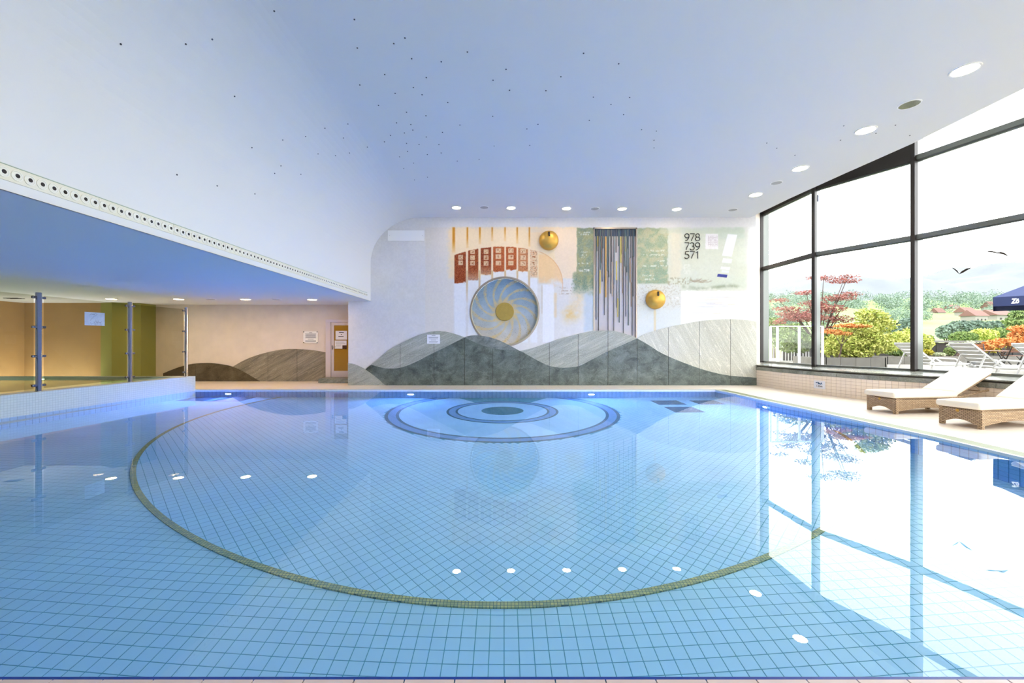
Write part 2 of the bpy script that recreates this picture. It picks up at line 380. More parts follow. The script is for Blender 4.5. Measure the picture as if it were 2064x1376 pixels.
MAT['paint'] = paint_mat('mural_paint'); MAT['dialpaint'] = paint_mat('dial_mosaic_paint', .45)
# ------------------------------------------------------------------ the room: constants
YW, YR = 13.676, 15.04            # mural wall, recessed wall beside the door
XF = -4.43; ZS = 2.785; ZC = 5.568  # fascia plane, soffit height, main ceiling height
XM0, XM1 = -5.174, 8.36           # mural wall, both ends
ZW = -0.03; ZB = -1.45            # water level, pool floor
PB, PN = 12.36, 1.762             # pool: far edge, near edge
def par_x(y): return -9.30 - .08 * (12.41 - y)      # pool face of the parapet
RE = [(6.34, 12.36), (6.38, 11.6), (6.37, 10.47), (6.45, 8.6), (6.53, 6.24), (6.46, 5.1), (6.3, 3.2), (6.12, PN)]
CE = [(8.17, YW), (8.21, 12.8), (8.23, 11.91), (8.29, 11.03), (8.36, 10.1), (8.50, 8.59), (8.47, 6.7), (8.4, 5), (8.25, 3), (8.0, 0), (7.8, -4)]
PW = [(8.95, 14.26), (8.98, 11.89), (9.95, 9.96), (10.57, 7.85), (11.05, 5.7), (11.35, 3.5), (11.45, 1.3), (11.4, -.9), (11.25, -4)]
LW = [(8.37, YW), (8.42, 12.5), (8.65, 11.3), (9.0, 10.2), (9.72, 9.0), (10.03, 7.7), (10.2, 6.3), (10.35, 4.5), (10.5, 2), (10.45, -1), (10.3, -4)]
ZSILL = .74
def offset_poly(P, d):
    """moves an open polyline sideways (to the right of its direction for positive d... here: away from the pool)"""
    out = []
    for i, p in enumerate(P):
        a = Vector(P[max(i - 1, 0)]); b = Vector(P[min(i + 1, len(P) - 1)]); t = (b - a).normalized()
        out.append((p[0] - t.y * d, p[1] + t.x * d))
    return out
def poly_x(P, y):
    for (x0, y0), (x1, y1) in zip(P[:-1], P[1:]):
        if (y0 - y) * (y1 - y) <= 0 and y0 != y1: return x0 + (x1 - x0) * (y - y0) / (y1 - y0)
    return P[0][0] if y > P[0][1] else P[-1][0]

# ---- floor (the deck round the pool)
fl = MB()
fl.add([(-14, PB, 0), (9.3, PB, 0), (9.3, 15.3, 0), (-14, 15.3, 0)], [(0, 1, 2, 3)])
for (x0, y0), (x1, y1) in zip(RE[:-1], RE[1:]):
    fl.add([(x0, y0, 0), (x1, y1, 0), (11.6, y1, 0), (11.6, y0, 0)], [(0, 1, 2, 3)])
fl.add([(-17, -4.2, 0), (11.6, -4.2, 0), (11.6, PN - .215, 0), (-17, PN - .215, 0)], [(0, 1, 2, 3)])
fl.add([(RE[-1][0], PN - .215, 0), (11.6, PN - .215, 0), (11.6, PN, 0), (RE[-1][0], PN, 0)], [(0, 1, 2, 3)])
tag(fl.build('floor', MAT['deck']), kind='structure')

# ---- pool walls
w = MB(); w.add([(par_x(PB) - .2, PB, ZB), (RE[0][0], PB, ZB), (RE[0][0], PB, -.03), (par_x(PB) - .2, PB, -.03)], [(0, 1, 2, 3)])
tag(w.build('wall_pool_far', MAT['poolwall_x']), kind='structure')
w = MB(); w.add([(par_x(PN), PN, ZB), (RE[-1][0], PN, ZB), (RE[-1][0], PN, 0), (par_x(PN), PN, 0)], [(0, 1, 2, 3)])
tag(w.build('wall_pool_near', MAT['poolwall_x']), kind='structure')
w = MB()
for (x0, y0), (x1, y1) in zip(RE[:-1], RE[1:]):
    w.add([(x0, y0, ZB), (x1, y1, ZB), (x1, y1, -.05), (x0, y0, -.05)], [(0, 1, 2, 3)])
tag(w.build('wall_pool_right', MAT['poolwall_y']), kind='structure')
# the parapet between pool and spa is the left wall of the pool
w = MB(); ya, yb = 12.41, 0.6
fx = lambda y, z: (par_x(y), y, z)
w.add([fx(yb, ZB), fx(ya, ZB), fx(ya, ZW - .02), fx(yb, ZW - .02)], [(0, 1, 2, 3)], 1)
T = .34
w.add([fx(yb, ZW - .02), fx(ya, ZW - .02), fx(ya, .41), fx(yb, .41),
       (par_x(yb) - T, yb, .41), (par_x(ya) - T, ya, .41), (par_x(ya) - T, ya, ZB), (par_x(yb) - T, yb, ZB), fx(ya, ZB), fx(yb, ZB)],
      [(0, 1, 2, 3), (3, 2, 5, 4), (4, 5, 6, 7), (1, 8, 6, 5, 2), (0, 3, 4, 7, 9)], 0)
tag(w.build('wall_parapet', [MAT['parapet'], MAT['poolwall_y']]), kind='structure')

# ---- pool floor: tiles, rings, disc, dark plates
pf = MB(); pf.add([(-10.6, PN - .3, ZB + .001), (7.2, PN - .3, ZB + .001), (7.2, PB + .3, ZB + .001), (-10.6, PB + .3, ZB + .001)], [(0, 1, 2, 3)])
pool_floor = tag(pf.build('floor_pool', MAT['grout']), kind='structure')
RC = (-.04, 10.38); R0 = 6.92; TS = .110; GAP = .0065; ZT = ZB + .004
def clip(poly, nx, ny, c):
    """keep the side nx*x+ny*y <= c"""
    out = []
    for i in range(len(poly)):
        p, q = poly[i], poly[(i + 1) % len(poly)]; a = nx * p[0] + ny * p[1] - c; bq = nx * q[0] + ny * q[1] - c
        if a <= 0: out.append(p)
        if a * bq < 0:
            t = a / (a - bq); out.append((p[0] + t * (q[0] - p[0]), p[1] + t * (q[1] - p[1])))
    return out
def in_pool(x, y): return par_x(y) - .1 < x < poly_x(RE, min(max(y, PN), PB)) + .1 and PN - .15 < y < PB + .12
PLATES = [(4.18, 4.93, 11.1, 11.8), (4.18, 4.9, 10.02, 10.76), (5.28, 5.98, 11.1, 11.77), (-9.2, -8.4, 11.5, 12.25), (-8.2, -7.38, 11.5, 12.25)]
me_full = MB().prism([(-TS / 2 + GAP / 2, -TS / 2 + GAP / 2), (TS / 2 - GAP / 2, -TS / 2 + GAP / 2), (TS / 2 - GAP / 2, TS / 2 - GAP / 2), (-TS / 2 + GAP / 2, TS / 2 - GAP / 2)], 'z', ZB - .006, ZT).mesh('tile', MAT['pooltile'])
stuff_v = []; stuff_f = []; full = []
def add_tile(poly, z=ZT):
    b = len(stuff_v); n = len(poly)
    stuff_v.extend([(p[0], p[1], ZB - .006) for p in poly] + [(p[0], p[1], z) for p in poly])
    stuff_f.append(tuple(range(b + n, b + 2 * n)))
    stuff_f.extend([(b + i, b + (i + 1) % n, b + n + (i + 1) % n, b + n + i) for i in range(n)])
hh = TS / 2 - GAP / 2
Y0 = 2.813
for i in range(-98, 66):
    for j in range(-10, 90):
        cx, cyy = (i + .5) * TS, Y0 + (j + .5) * TS
        if not in_pool(cx, cyy): continue
        dx, dy = cx - RC[0], cyy - RC[1]; d = math.hypot(dx, dy)
        if d < R0 - .08: continue
        poly = [(cx - hh, cyy - hh), (cx + hh, cyy - hh), (cx + hh, cyy + hh), (cx - hh, cyy + hh)]
        if d < R0 + .09:
            nx, ny = dx / d, dy / d; poly = clip(poly, -nx, -ny, -(nx * RC[0] + ny * RC[1] + R0 + .035))
            if len(poly) < 3: continue
            add_tile(poly)
        else:
            full.append((cx, cyy))
vis = sorted([t for t in full if t[1] > Y0 - .02 and abs(t[0] * F / t[1]) < 1120], key=lambda t: (round((t[1] - Y0) / TS), abs(t[0])))[:300]
vs = set(vis)
for t_ in full:
    if t_ in vs: place('tile', me_full, pool_floor, (t_[0], t_[1], 0))
    else: add_tile([(t_[0] - hh, t_[1] - hh), (t_[0] + hh, t_[1] - hh), (t_[0] + hh, t_[1] + hh), (t_[0] - hh, t_[1] + hh)])
TD = .103; hd = TD / 2 - GAP / 2; q2 = math.sqrt(.5)
for i in range(-75, 76):
    for j in range(-75, 76):
        lx, ly = (i + .5) * TD, (j + .5) * TD
        dx, dy = (lx - ly) * q2, (lx + ly) * q2; d = math.hypot(dx, dy)
        cx, cyy = RC[0] + dx, RC[1] + dy
        if d > R0 + .06 or not in_pool(cx, cyy) or d < 2.86: continue
        poly = [(RC[0] + (a - b_) * q2, RC[1] + (a + b_) * q2) for a, b_ in ((lx - hd, ly - hd), (lx + hd, ly - hd), (lx + hd, ly + hd), (lx - hd, ly + hd))]
        if d > R0 - .12:
            nx, ny = dx / d, dy / d; poly = clip(poly, nx, ny, nx * RC[0] + ny * RC[1] + R0 - .035)
        if d < 2.98:
            nx, ny = dx / d, dy / d; poly = clip(poly, -nx, -ny, -(nx * RC[0] + ny * RC[1] + 2.86))
        if len(poly) >= 3: add_tile(poly)
me = bpy.data.meshes.new('tile_field'); me.from_pydata(stuff_v, [], stuff_f); me.materials.append(MAT['pooltile']); me.update()
tag(place('tile_field', me, pool_floor), 'blue pool tiles covering the rest of the pool floor', kind='stuff')

def annulus(name, r0, r1, z0, z1, mat, n=192, lab=None, split=True):
    """flat ring cut off at the pool's edges"""
    mb = MB()
    for k in range(n):
        a0, a1 = 2 * PI * k / n, 2 * PI * (k + 1) / n; am = (a0 + a1) / 2
        mx, my = RC[0] + r1 * math.cos(am), RC[1] + r1 * math.sin(am)
        if not in_pool(mx, my): continue
        P = [(RC[0] + r * math.cos(a), RC[1] + r * math.sin(a)) for r, a in ((r0, a0), (r1, a0), (r1, a1), (r0, a1))]
        if r0 == 0: P = [P[0], P[1], P[2]]
        mb.prism(P, 'z', z0, z1)
    o = mb.build(name, mat, pool_floor)
    if lab: o['label'] = lab
    return o
annulus('rim_ring', R0 - .032, R0 + .032, ZB - .006, ZB + .022, MAT['mosaic'], 420, 'green mosaic ring round the large circle')
annulus('ring_line', 2.78, 2.855, ZB - .006, ZT + .001, MAT['poolring'], lab='outermost dark teal line')
annulus('ring_band', 2.60, 2.78, ZB - .006, ZT, MAT['pooltile_deep'], lab='deeper blue band between two dark lines')
annulus('ring_line', 2.53, 2.60, ZB - .006, ZT + .001, MAT['poolring'])
annulus('ring_field', 1.40, 2.53, ZB - .006, ZT, MAT['pooltile'])
annulus('ring_line', 1.34, 1.40, ZB - .006, ZT + .001, MAT['poolring'])
annulus('ring_band', 1.175, 1.34, ZB - .006, ZT, MAT['pooltile_deep'])
annulus('ring_line', 1.12, 1.175, ZB - .006, ZT + .001, MAT['poolring'])
annulus('ring_field', .53, 1.12, ZB - .006, ZT, MAT['pooltile'])
annulus('centre_disc', 0, .53, ZB - .006, ZT + .002, MAT['pooldisc'], 64, 'teal disc in the middle of the rings')
for x0, x1, y0, y1 in PLATES:
    p = MB().prism([(x0, y0), (x1, y0), (x1, y1), (x0, y1)], 'z', ZT, ZT + .012).build('dark_plate', MAT['poolplate'], pool_floor)

# ---- water
def clip_water():
    mb = MB(); L = [(par_x(y), y) for y in (PN, 4, 7, 10, PB)]
    P = L + list(reversed([])) + RE
    mb.add([(p[0], p[1], ZW) for p in P], [tuple(range(len(P)))])
    return mb
wo = clip_water().build('pool_water', MAT['water'])
tag(wo, kind='structure')
bm_ = wo.data
if bm_.polygons[0].normal.z < 0: bm_.flip_normals()

# ---- coping at the near edge: one row of tiles
cop = empty('trim_coping', (0, PN, 0), kind='structure')
MB().box((-2, -.11, -.03), (17, .2, .05)).build('bed', MAT['joint'], cop)
me_c = MB().box((0, 0, 0), (.2085, .21, .012)).mesh('coping_tile', MAT['coping'])
for k in range(-21, 22): place('coping_tile', me_c, cop, (.004 + .1073 + k * .2146, -.107, 0))
MB().box((-1.9, .012, -.012), (15.8, .02, .02)).build('edge_strip', MAT['blueline'], cop)

# ---- overflow channel along the right and far edge
ch = MB(); lip = MB(); a_ = RE; b1 = offset_poly(RE, .05); b2 = offset_poly(RE, .30)
for i in range(len(RE) - 1):
    lip.add([(a_[i][0], a_[i][1], .006), (a_[i + 1][0], a_[i + 1][1], .006), (b1[i + 1][0], b1[i + 1][1], .006), (b1[i][0], b1[i][1], .006),
             (a_[i][0], a_[i][1], -.05), (a_[i + 1][0], a_[i + 1][1], -.05)], [(0, 1, 2, 3), (0, 1, 5, 4)])
    ch.add([(b1[i][0], b1[i][1], .004), (b1[i + 1][0], b1[i + 1][1], .004), (b2[i + 1][0], b2[i + 1][1], .004), (b2[i][0], b2[i][1], .004)], [(0, 1, 2, 3)])
ch.add([(-9.3, PB + .03, .004), (RE[0][0], PB + .03, .004), (RE[0][0] + .2, PB + .12, .004), (-9.3, PB + .12, .004)], [(0, 1, 2, 3)])
lip.add([(-9.3, PB, .006), (RE[0][0], PB, .006), (RE[0][0], PB + .03, .006), (-9.3, PB + .03, .006), (-9.3, PB, -.03), (RE[0][0], PB, -.03)], [(0, 1, 2, 3), (0, 1, 5, 4)])
tr = empty('trim_overflow', (6.4, 7, 0), kind='structure')
ch.build('channel_cover', MAT['channel'], tr, world=True); lip.build('white_lip', MAT['whitelip'], tr, world=True)

# ---- ceiling with the rounded cove and fascia
CA, CB_, CX0, CZ0 = 1.71, 1.518, -2.72, 4.05
cl = MB()
prof = [(XF + .02, ZS), (XF, ZS), (XF, 2.85), (XF, 3.2), (XF, CZ0)] + [(CX0 - CA * math.cos(t), CZ0 + CB_ * math.sin(t)) for t in np.linspace(0, PI / 2, 25)[1:]]
for (x0, z0), (x1, z1) in zip(prof[:-1], prof[1:]):
    cl.add([(x0, -4.2, z0), (x0, YW, z0), (x1, YW, z1), (x1, -4.2, z1)], [(0, 1, 2, 3)])
for (x0, y0), (x1, y1) in zip(CE[:-1], CE[1:]):
    cl.add([(CX0, y0, ZC), (x0, y0, ZC), (x1, y1, ZC), (CX0, y1, ZC)], [(0, 1, 2, 3)])
    cl.add([(x0, y0, ZC), (x1, y1, ZC), (x1, y1, 7.05), (x0, y0, 7.05)], [(0, 1, 2, 3)])
co_ = cl.build('ceiling', MAT['ceiling'])
for p in co_.data.polygons:
    if p.center.x < CX0: p.use_smooth = True
tag(co_, kind='structure')
so = MB(); so.add([(XF + .02, -4.2, ZS), (XF + .02, 15.3, ZS), (-17, 15.3, ZS), (-17, -4.2, ZS)], [(0, 1, 2, 3)])
tag(so.build('ceiling_soffit', MAT['soffit']), kind='structure')
ro = MB()   # roof over the glazed strip
for (x0, y0), (x1, y1) in zip(CE[:-1], CE[1:]):
    ro.add([(x0 - .3, y0, 7.05), (x1 - .3, y1, 7.05), (poly_x(PW, y1) + .3, y1, 7.05), (poly_x(PW, y0) + .3, y0, 7.05)], [(0, 1, 2, 3)])
ro.add([(7, YW, 7.05), (9.12, YW, 7.05), (9.1, 14.4, 7.05), (7, 14.4, 7.05)], [(0, 1, 2, 3)])
tag(ro.build('ceiling_roof', MAT['ceiling']), kind='structure')

# ---- outer walls of the room
w = MB(); w.add([(-16.6, -4.2, -.1), (-16.6, 15.3, -.1), (-16.6, 15.3, 3), (-16.6, -4.2, 3)], [(0, 1, 2, 3)])
tag(w.build('wall_left', MAT['warm_lit']), kind='structure')
w = MB(); w.add([(-17, -4.15, -.1), (2.66, -4.15, -.1), (2.66, -4.15, 7.1), (-17, -4.15, 7.1)], [(0, 1, 2, 3)]); w.add([(2.66, -4.15, -.1), (11.6, -4.15, -.1), (11.6, -4.15, .7), (2.66, -4.15, .7)], [(0, 1, 2, 3)]); w.add([(2.66, -4.15, 5.5), (11.6, -4.15, 5.5), (11.6, -4.15, 7.1), (2.66, -4.15, 7.1)], [(0, 1, 2, 3)])
tag(w.build('wall_behind', MAT['wall_rear']), kind='structure')
w = MB(); w.add([(-13.2, YR, 0), (XM0 + .3, YR, 0), (XM0 + .3, YR, ZS + .1), (-13.2, YR, ZS + .1)], [(0, 1, 2, 3)])
tag(w.build('wall_recessed', MAT['plaster']), kind='structure')
w = MB(); w.box((-15.3, 14.5, 1.4), (2.8, .5, 2.9)); tag(w.build('wall_spa', MAT['warm_lit']), kind='structure')
w = MB(); cc = at(228, 688, 14.05); w.prism([(cc.x, 14.0), (cc.x + .62, 14.42), (cc.x + .62, 15.3), (cc.x - .9, 15.3), (cc.x - .62, 14.25)], 'z', 0, ZS + .02)
tag(w.build('wall_pillar', MAT['green_lit']), kind='structure')

# ---- the mural wall: painted plaster
PXM = F / YW
st = .0140
nx = int((XM1 - XM0) / st) + 1; nz = int((ZC + .35) / st) + 1
X = np.linspace(XM0, XM1, nx); Z = np.linspace(0, ZC + .35, nz)
GX, GZ = np.meshgrid(X, Z); U = CX + GX * PXM; V = CY - (GZ - HC) * PXM
col = np.zeros(U.shape + (3,)); 
n1 = fbm(U / 60, V / 60, 1); n2 = fbm(U / 9, V / 9, 11); n3 = fbm(U / 2.6, V / 2.6, 21, 3); n4 = np.random.default_rng(3).random(U.shape)
col[:] = np.array([228, 225, 222]); col += ((n1 - .5) * 14 + (n2 - .5) * 8)[..., None]
def ss(a, b, x): t = np.clip((x - a) / (b - a), 0, 1); return t * t * (3 - 2 * t)
def rect(u0, u1, v0, v1, soft=1.0, rag=0.0):
    du = (n2 - .5) * rag * 2 + (n3 - .5) * rag
    return ss(-soft, soft, U + du - u0) * ss(-soft, soft, u1 - U + du) * ss(-soft, soft, V + du - v0) * ss(-soft, soft, v1 - V + du)
def lay(mask, c, a=1.0):
    global col
    k = (mask * a)[..., None]; c = np.asarray(c, float); col = col * (1 - k) + c * k
lay(rect(857, 914, 458, 780, 1.5), (230, 222, 212), .7)
lay(rect(905, 1170, 457, 560, 6, 4), (249, 224, 182), .85)  # peach band, partly the lamps' warm glow painted into the mural
lay(rect(1118, 1162, 462, 560, 2, 2), (242, 222, 200), .7)
lay(rect(1062, 1120, 461, 468, 1, 1), (238, 226, 206), .6)
for uc, w_, vb in ((914.5, 2.4, 506), (942, 1.4, 497), (967.3, 1.5, 489), (992, 1.2, 483), (1018, 1.2, 483), (1042.5, 1.3, 488), (1067, 1.1, 494)):
    lay(rect(uc - w_ - 1, uc + w_ + 1, 456, vb + 3, 2.0) , (240, 190, 110), .45)
    lay(rect(uc - w_, uc + w_, 458, vb, .8) * ss(vb + 2, vb - 24, V), (206, 140, 44), .95)
arc = 497 + ((U - 1012) / 96) ** 2 * 17
cols = [(916, 939, 570, (148, 66, 38), 1), (943.5, 964, 565, (156, 76, 44), 1), (969, 990, 554, (142, 64, 42), 1), (994, 1016.5, 547, (186, 92, 50), .95), (1020, 1041, 543.5, (186, 90, 46), .95), (1044.5, 1064, 547, (200, 122, 76), .8), (1069, 1083, 560, (232, 196, 156), .55)]
for i, (u0, u1, vb, c_, a_m) in enumerate(cols):
    lay(rect(u0, u1, vb, 690, 1.0, .8), (237, 238, 241), .9)
    m_ = ss(-1, 1, U - u0) * ss(-1, 1, u1 - U) * ss(-1, 1, V - arc + (n3 - .5) * 2) * ss(-1.5, 1.5, vb - V + (n2 - .5) * 8)
    fade = np.clip(1 - .55 * ss(vb - 26, vb, V), 0, 1) if i in (1, 2, 6) else 1
    lay(m_, c_, a_m * fade); sp_ = m_ * (n4 > .72); lay(sp_, (214, 130, 74), .55); sp_ = m_ * (n4 < .2); lay(sp_, (84, 36, 30), .5)
SQ = [(924, 933, (518.3, 529.5)), (948, 957, (507, 519, 530)), (975, 984.5, (507, 519, 530.5)), (999, 1010, (505, 517, 530)), (1024.5, 1035, (505, 518, 530)), (1049, 1060, (506, 519, 531)), (1070, 1082, (519, 531))]
for u0, u1, rows_ in SQ:
    for vc in rows_:
        q = rect(u0, u1, vc - 4.6, vc + 4.6, .7) * ss(0, 1.5, V - arc); lay(q, (236, 208, 168), .9)
        gl = rect(u0 + 2, u1 - 2, vc - 3, vc + 3, .6) * (vnoise(U / 2.0, V / 2.0, int(u0 + vc)) > .58); lay(gl, (160, 92, 56), .75)
for uc in (941.3, 966.5, 992, 1018.2, 1042.8, 1066.5): lay(rect(uc - 1.6, uc + 1.6, 545, 610, 1.0) * ss(620, 570, V), (214, 184, 140), .8)
lay(rect(1094, 1117, 573, 690, 1.0, .5), (240, 240, 243), .9); lay(rect(1091.5, 1093.2, 575, 632, .6), (206, 192, 172), .7)
rad = np.hypot(U - 1066, V - 572)
fan = ss(70, 66, rad) * ss(1083, 1088, U) * ss(0, 8, V - 508) * ss(578, 556, V + (n2 - .5) * 30)
lay(fan, (246, 206, 152), .85 ); lay(ss(1.2, .2, np.abs(rad - 68)) * ss(1083, 1090, U) * ss(600, 570, V), (224, 160, 100), .6)
lay(np.exp(-((U - 1150) / 16) ** 2 - ((V - 632) / 16) ** 2) * np.clip(n2 * 1.6 - .2, 0, 1), (232, 192, 110), .9)
lay(np.exp(-((U - 1165) / 14) ** 2 - ((V - 606) / 20) ** 2) * np.clip(n2 * 1.6 - .2, 0, 1), (236, 206, 150), .7)
lay(rect(1117, 1122, 590, 640, 2, 1), (236, 212, 170), .7)
# green field left of the tall panel
g = rect(1163, 1200, 459, 700, 1.5, 1.5) + rect(1156, 1200, 552, 592, 5, 5); g = np.clip(g, 0, 1) * ss(606, 566, V + (n2 - .5) * 30)
lay(g, (134, 150, 126), .95); lay(g * np.clip((n2 - .42) * 4, 0, 1), (178, 172, 124), .7); lay(g * (n4 > .8), (198, 206, 184), .4); lay(g * ss(545, 570, V) * (n3 > .55), (104, 136, 120), .6)
lay(rect(1178, 1200, 590, 668, 5, 4), (196, 208, 218), .85)
# green field right of it
g = rect(1284, 1346, 459, 572, 2, 3); lay(rect(1284, 1508, 462, 590, 10, 8), (216, 220, 204), .95); lay(g, (156, 172, 142), .95)
lay(g * np.clip((n2 - .42) * 4, 0, 1), (202, 196, 156), .75); lay(g * (n4 > .75), (206, 210, 196), .4); lay(g * ss(510, 560, V) * np.clip((n3 - .4) * 3, 0, 1), (138, 172, 146), .6)
lay(rect(1350, 1372, 462, 560, 6, 5), (232, 222, 198), .6); lay(rect(1440, 1500, 458, 480, 6, 5), (196, 210, 196), .55); lay(rect(1330, 1500, 459, 470, 3, 2), (200, 210, 190), .5)
lay(rect(1380, 1505, 560, 580, 9, 8), (206, 216, 200), .5)
lay(rect(1284, 1372, 572, 690, 3, 3), (222, 224, 218), .9); lay(rect(1284, 1372, 572, 650, 3, 3) * (n3 > .6), (188, 182, 166), .5); lay(rect(1284, 1372, 620, 690, 8, 6), (224, 230, 230), .7)
lay(rect(1318, 1322, 618, 680, 1.5, .6), (226, 206, 160), .7)
band = np.exp(-((V - 579 - 3 * np.sin(U / 17)) / 3.6) ** 2) * ss(1370, 1380, U) * ss(1505, 1480, U) * np.clip(n2 * 2.4 - .7, 0, 1); lay(band, (150, 158, 132), .8)
for k in range(26):
    a0, b0 = 1392 + 40 * rng.random(), 566 + 4 * rng.random(); sl = rng.uniform(-.9, .9)
    lay(np.exp(-((V - b0 + np.abs(U - a0) * .5 + sl * (U - a0) * .3) / .7) ** 2) * ss(9, 6, np.abs(U - a0)), (158, 140, 116), .35)
lay(rect(1346, 1395, 560, 573, 2, 3) * (vnoise(U / 2.2, V / 4, 77) > .6), (168, 160, 132), .6)
# pale lake with light strokes
lay(rect(1373, 1508, 586, 700, 2, 2), (244, 243, 242), .95)
for k in range(24):
    b0 = rng.uniform(598, 634); a0 = rng.uniform(1400, 1480); ln = rng.uniform(8, 24); c_ = [(206, 214, 226), (236, 214, 196), (214, 212, 216)][k % 3]
    lay(np.exp(-((V - b0) / .8) ** 2) * ss(ln, ln * .6, np.abs(U - a0)), c_, .7)
lay(rect(1508, 1560, 440, 700, 4, 2), (240, 240, 238), .9)
# calendar sheet, slanted strips, blue bar
lay(rect(1422, 1447.5, 471, 502, .8, .6), (240, 236, 238), .95)
lay(rect(1427, 1446, 475, 496, .5) * ((np.mod(U, 4.2) < 1.4) | (np.mod(V, 4.2) < 1.2)) * (n3 > .38), (196, 184, 188), .6)
sk = U + (V - 495) * .26
def slant(u0, u1, v0, v1, c_, a_=.95):
    tv = V - (U - 1465) * .1; lay(ss(-.6, .6, sk - u0) * ss(-.6, .6, u1 - sk) * ss(-.6, .6, tv - v0) * ss(-.6, .6, v1 - tv), c_, a_)
slant(1460.5, 1480.5, 471, 516, (244, 244, 246)); slant(1464, 1483, 521, 529.5, (244, 244, 246)); slant(1464.5, 1483, 538, 543.5, (243, 244, 246)); slant(1468, 1483, 545, 550, (232, 236, 246), .6)
tv = V - (U - 1456) * .1; lay(ss(-.5, .5, sk - 1461.5) * ss(-.5, .5, 1481.5 - sk) * ss(-.5, .5, tv - 552.5) * ss(-.5, .5, 558.5 - tv), (66, 72, 150), 1)
# rows of scratched writing, too small to read
def scribble(u0, u1, v0, hgt, c_, a_, sd):
    m_ = (vnoise(U / 1.5, V / 1.6 + sd * 7, sd) > .52) & (vnoise(U / 5.0, V / 50, sd + 9) > .3); lay(rect(u0, u1, v0, v0 + hgt, .5) * m_, c_, a_)
for r_ in ((1166, 1190, 467), (1170, 1188, 471), (1172, 1184, 506), (1172, 1183, 512), (1172, 1182, 517), (1165, 1188, 529)): scribble(r_[0], r_[1], r_[2], 3, (216, 220, 206), .8, int(r_[2]))
scribble(1166, 1188, 542, 5, (232, 232, 224), .9, 4)
for r_ in ((1296, 1340, 503), (1297, 1340, 512), (1326, 1340, 524), (1294, 1344, 534), (1294, 1318, 553), (1296, 1320, 561)): scribble(r_[0], r_[1], r_[2], 3.5, (224, 228, 214), .8, int(r_[2]))
scribble(1354, 1368, 598, 6, (240, 240, 238), .9, 5)
for v_ in (578, 584, 590): scribble(1126, 1153, v_, 3, (180, 160, 140), .6, int(v_))
for k in range(7): lay(rect(1378 + k * 2, 1379 + k * 2, 532, 552, .4) * (n3 > .45), (238, 238, 230), .7)
# plain margin above the painting
lay(rect(690, 1560, 300, 457, 2.5, 0), (230, 227, 225), .9)
col = np.clip((col + (n3 - .5)[..., None] * 11) * .97, 0, 255)
verts = np.stack([GX.ravel(), np.full(GX.size, YW), GZ.ravel()], 1)
idx = np.arange(nx * nz).reshape(nz, nx)
quads = np.stack([idx[:-1, :-1].ravel(), idx[:-1, 1:].ravel(), idx[1:, 1:].ravel(), idx[1:, :-1].ravel()], 1)
qc = verts[quads].mean(1); dcx, dcz = at(1017.4, 627.5, YW).x, at(1017.4, 627.5, YW).z       # openings for the round dial and the tall panel
p0, p1 = at(1196.2, 458.5, YW), at(1284, 684, YW)
keep = (np.hypot(qc[:, 0] - dcx, qc[:, 2] - dcz) > 70.6 / PXM - .035) & ~((qc[:, 0] > p0.x + .018) & (qc[:, 0] < p1.x - .018) & (qc[:, 2] > p1.z - .03) & (qc[:, 2] < p0.z - .018))
quads = quads[keep]
me = np_mesh('wall_mural', verts, quads, MAT['paint'], lin(col.reshape(-1, 3)))
wall = tag(place('wall_mural', me), kind='structure')
def quad_wall(name, P, mat): tag(MB().add(P, [(0, 1, 2, 3)]).build(name, MAT[mat]), kind='structure')
quad_wall('wall_return_left', [(XM0, YW + .002, 0), (XM0, 15.3, 0), (XM0, 15.3, ZS + .1), (XM0, YW + .002, ZS + .1)], 'plaster')
quad_wall('wall_return_right', [(XM1, YW + .002, 0), (8.93, 14.33, 0), (8.93, 14.33, 7.1), (XM1, YW + .002, 7.1)], 'plaster')
quad_wall('wall_upper', [(-5.1, YW + .02, ZC + .34), (8.4, YW + .02, ZC + .34), (8.4, YW + .02, 7.1), (-5.1, YW + .02, 7.1)], 'plaster')
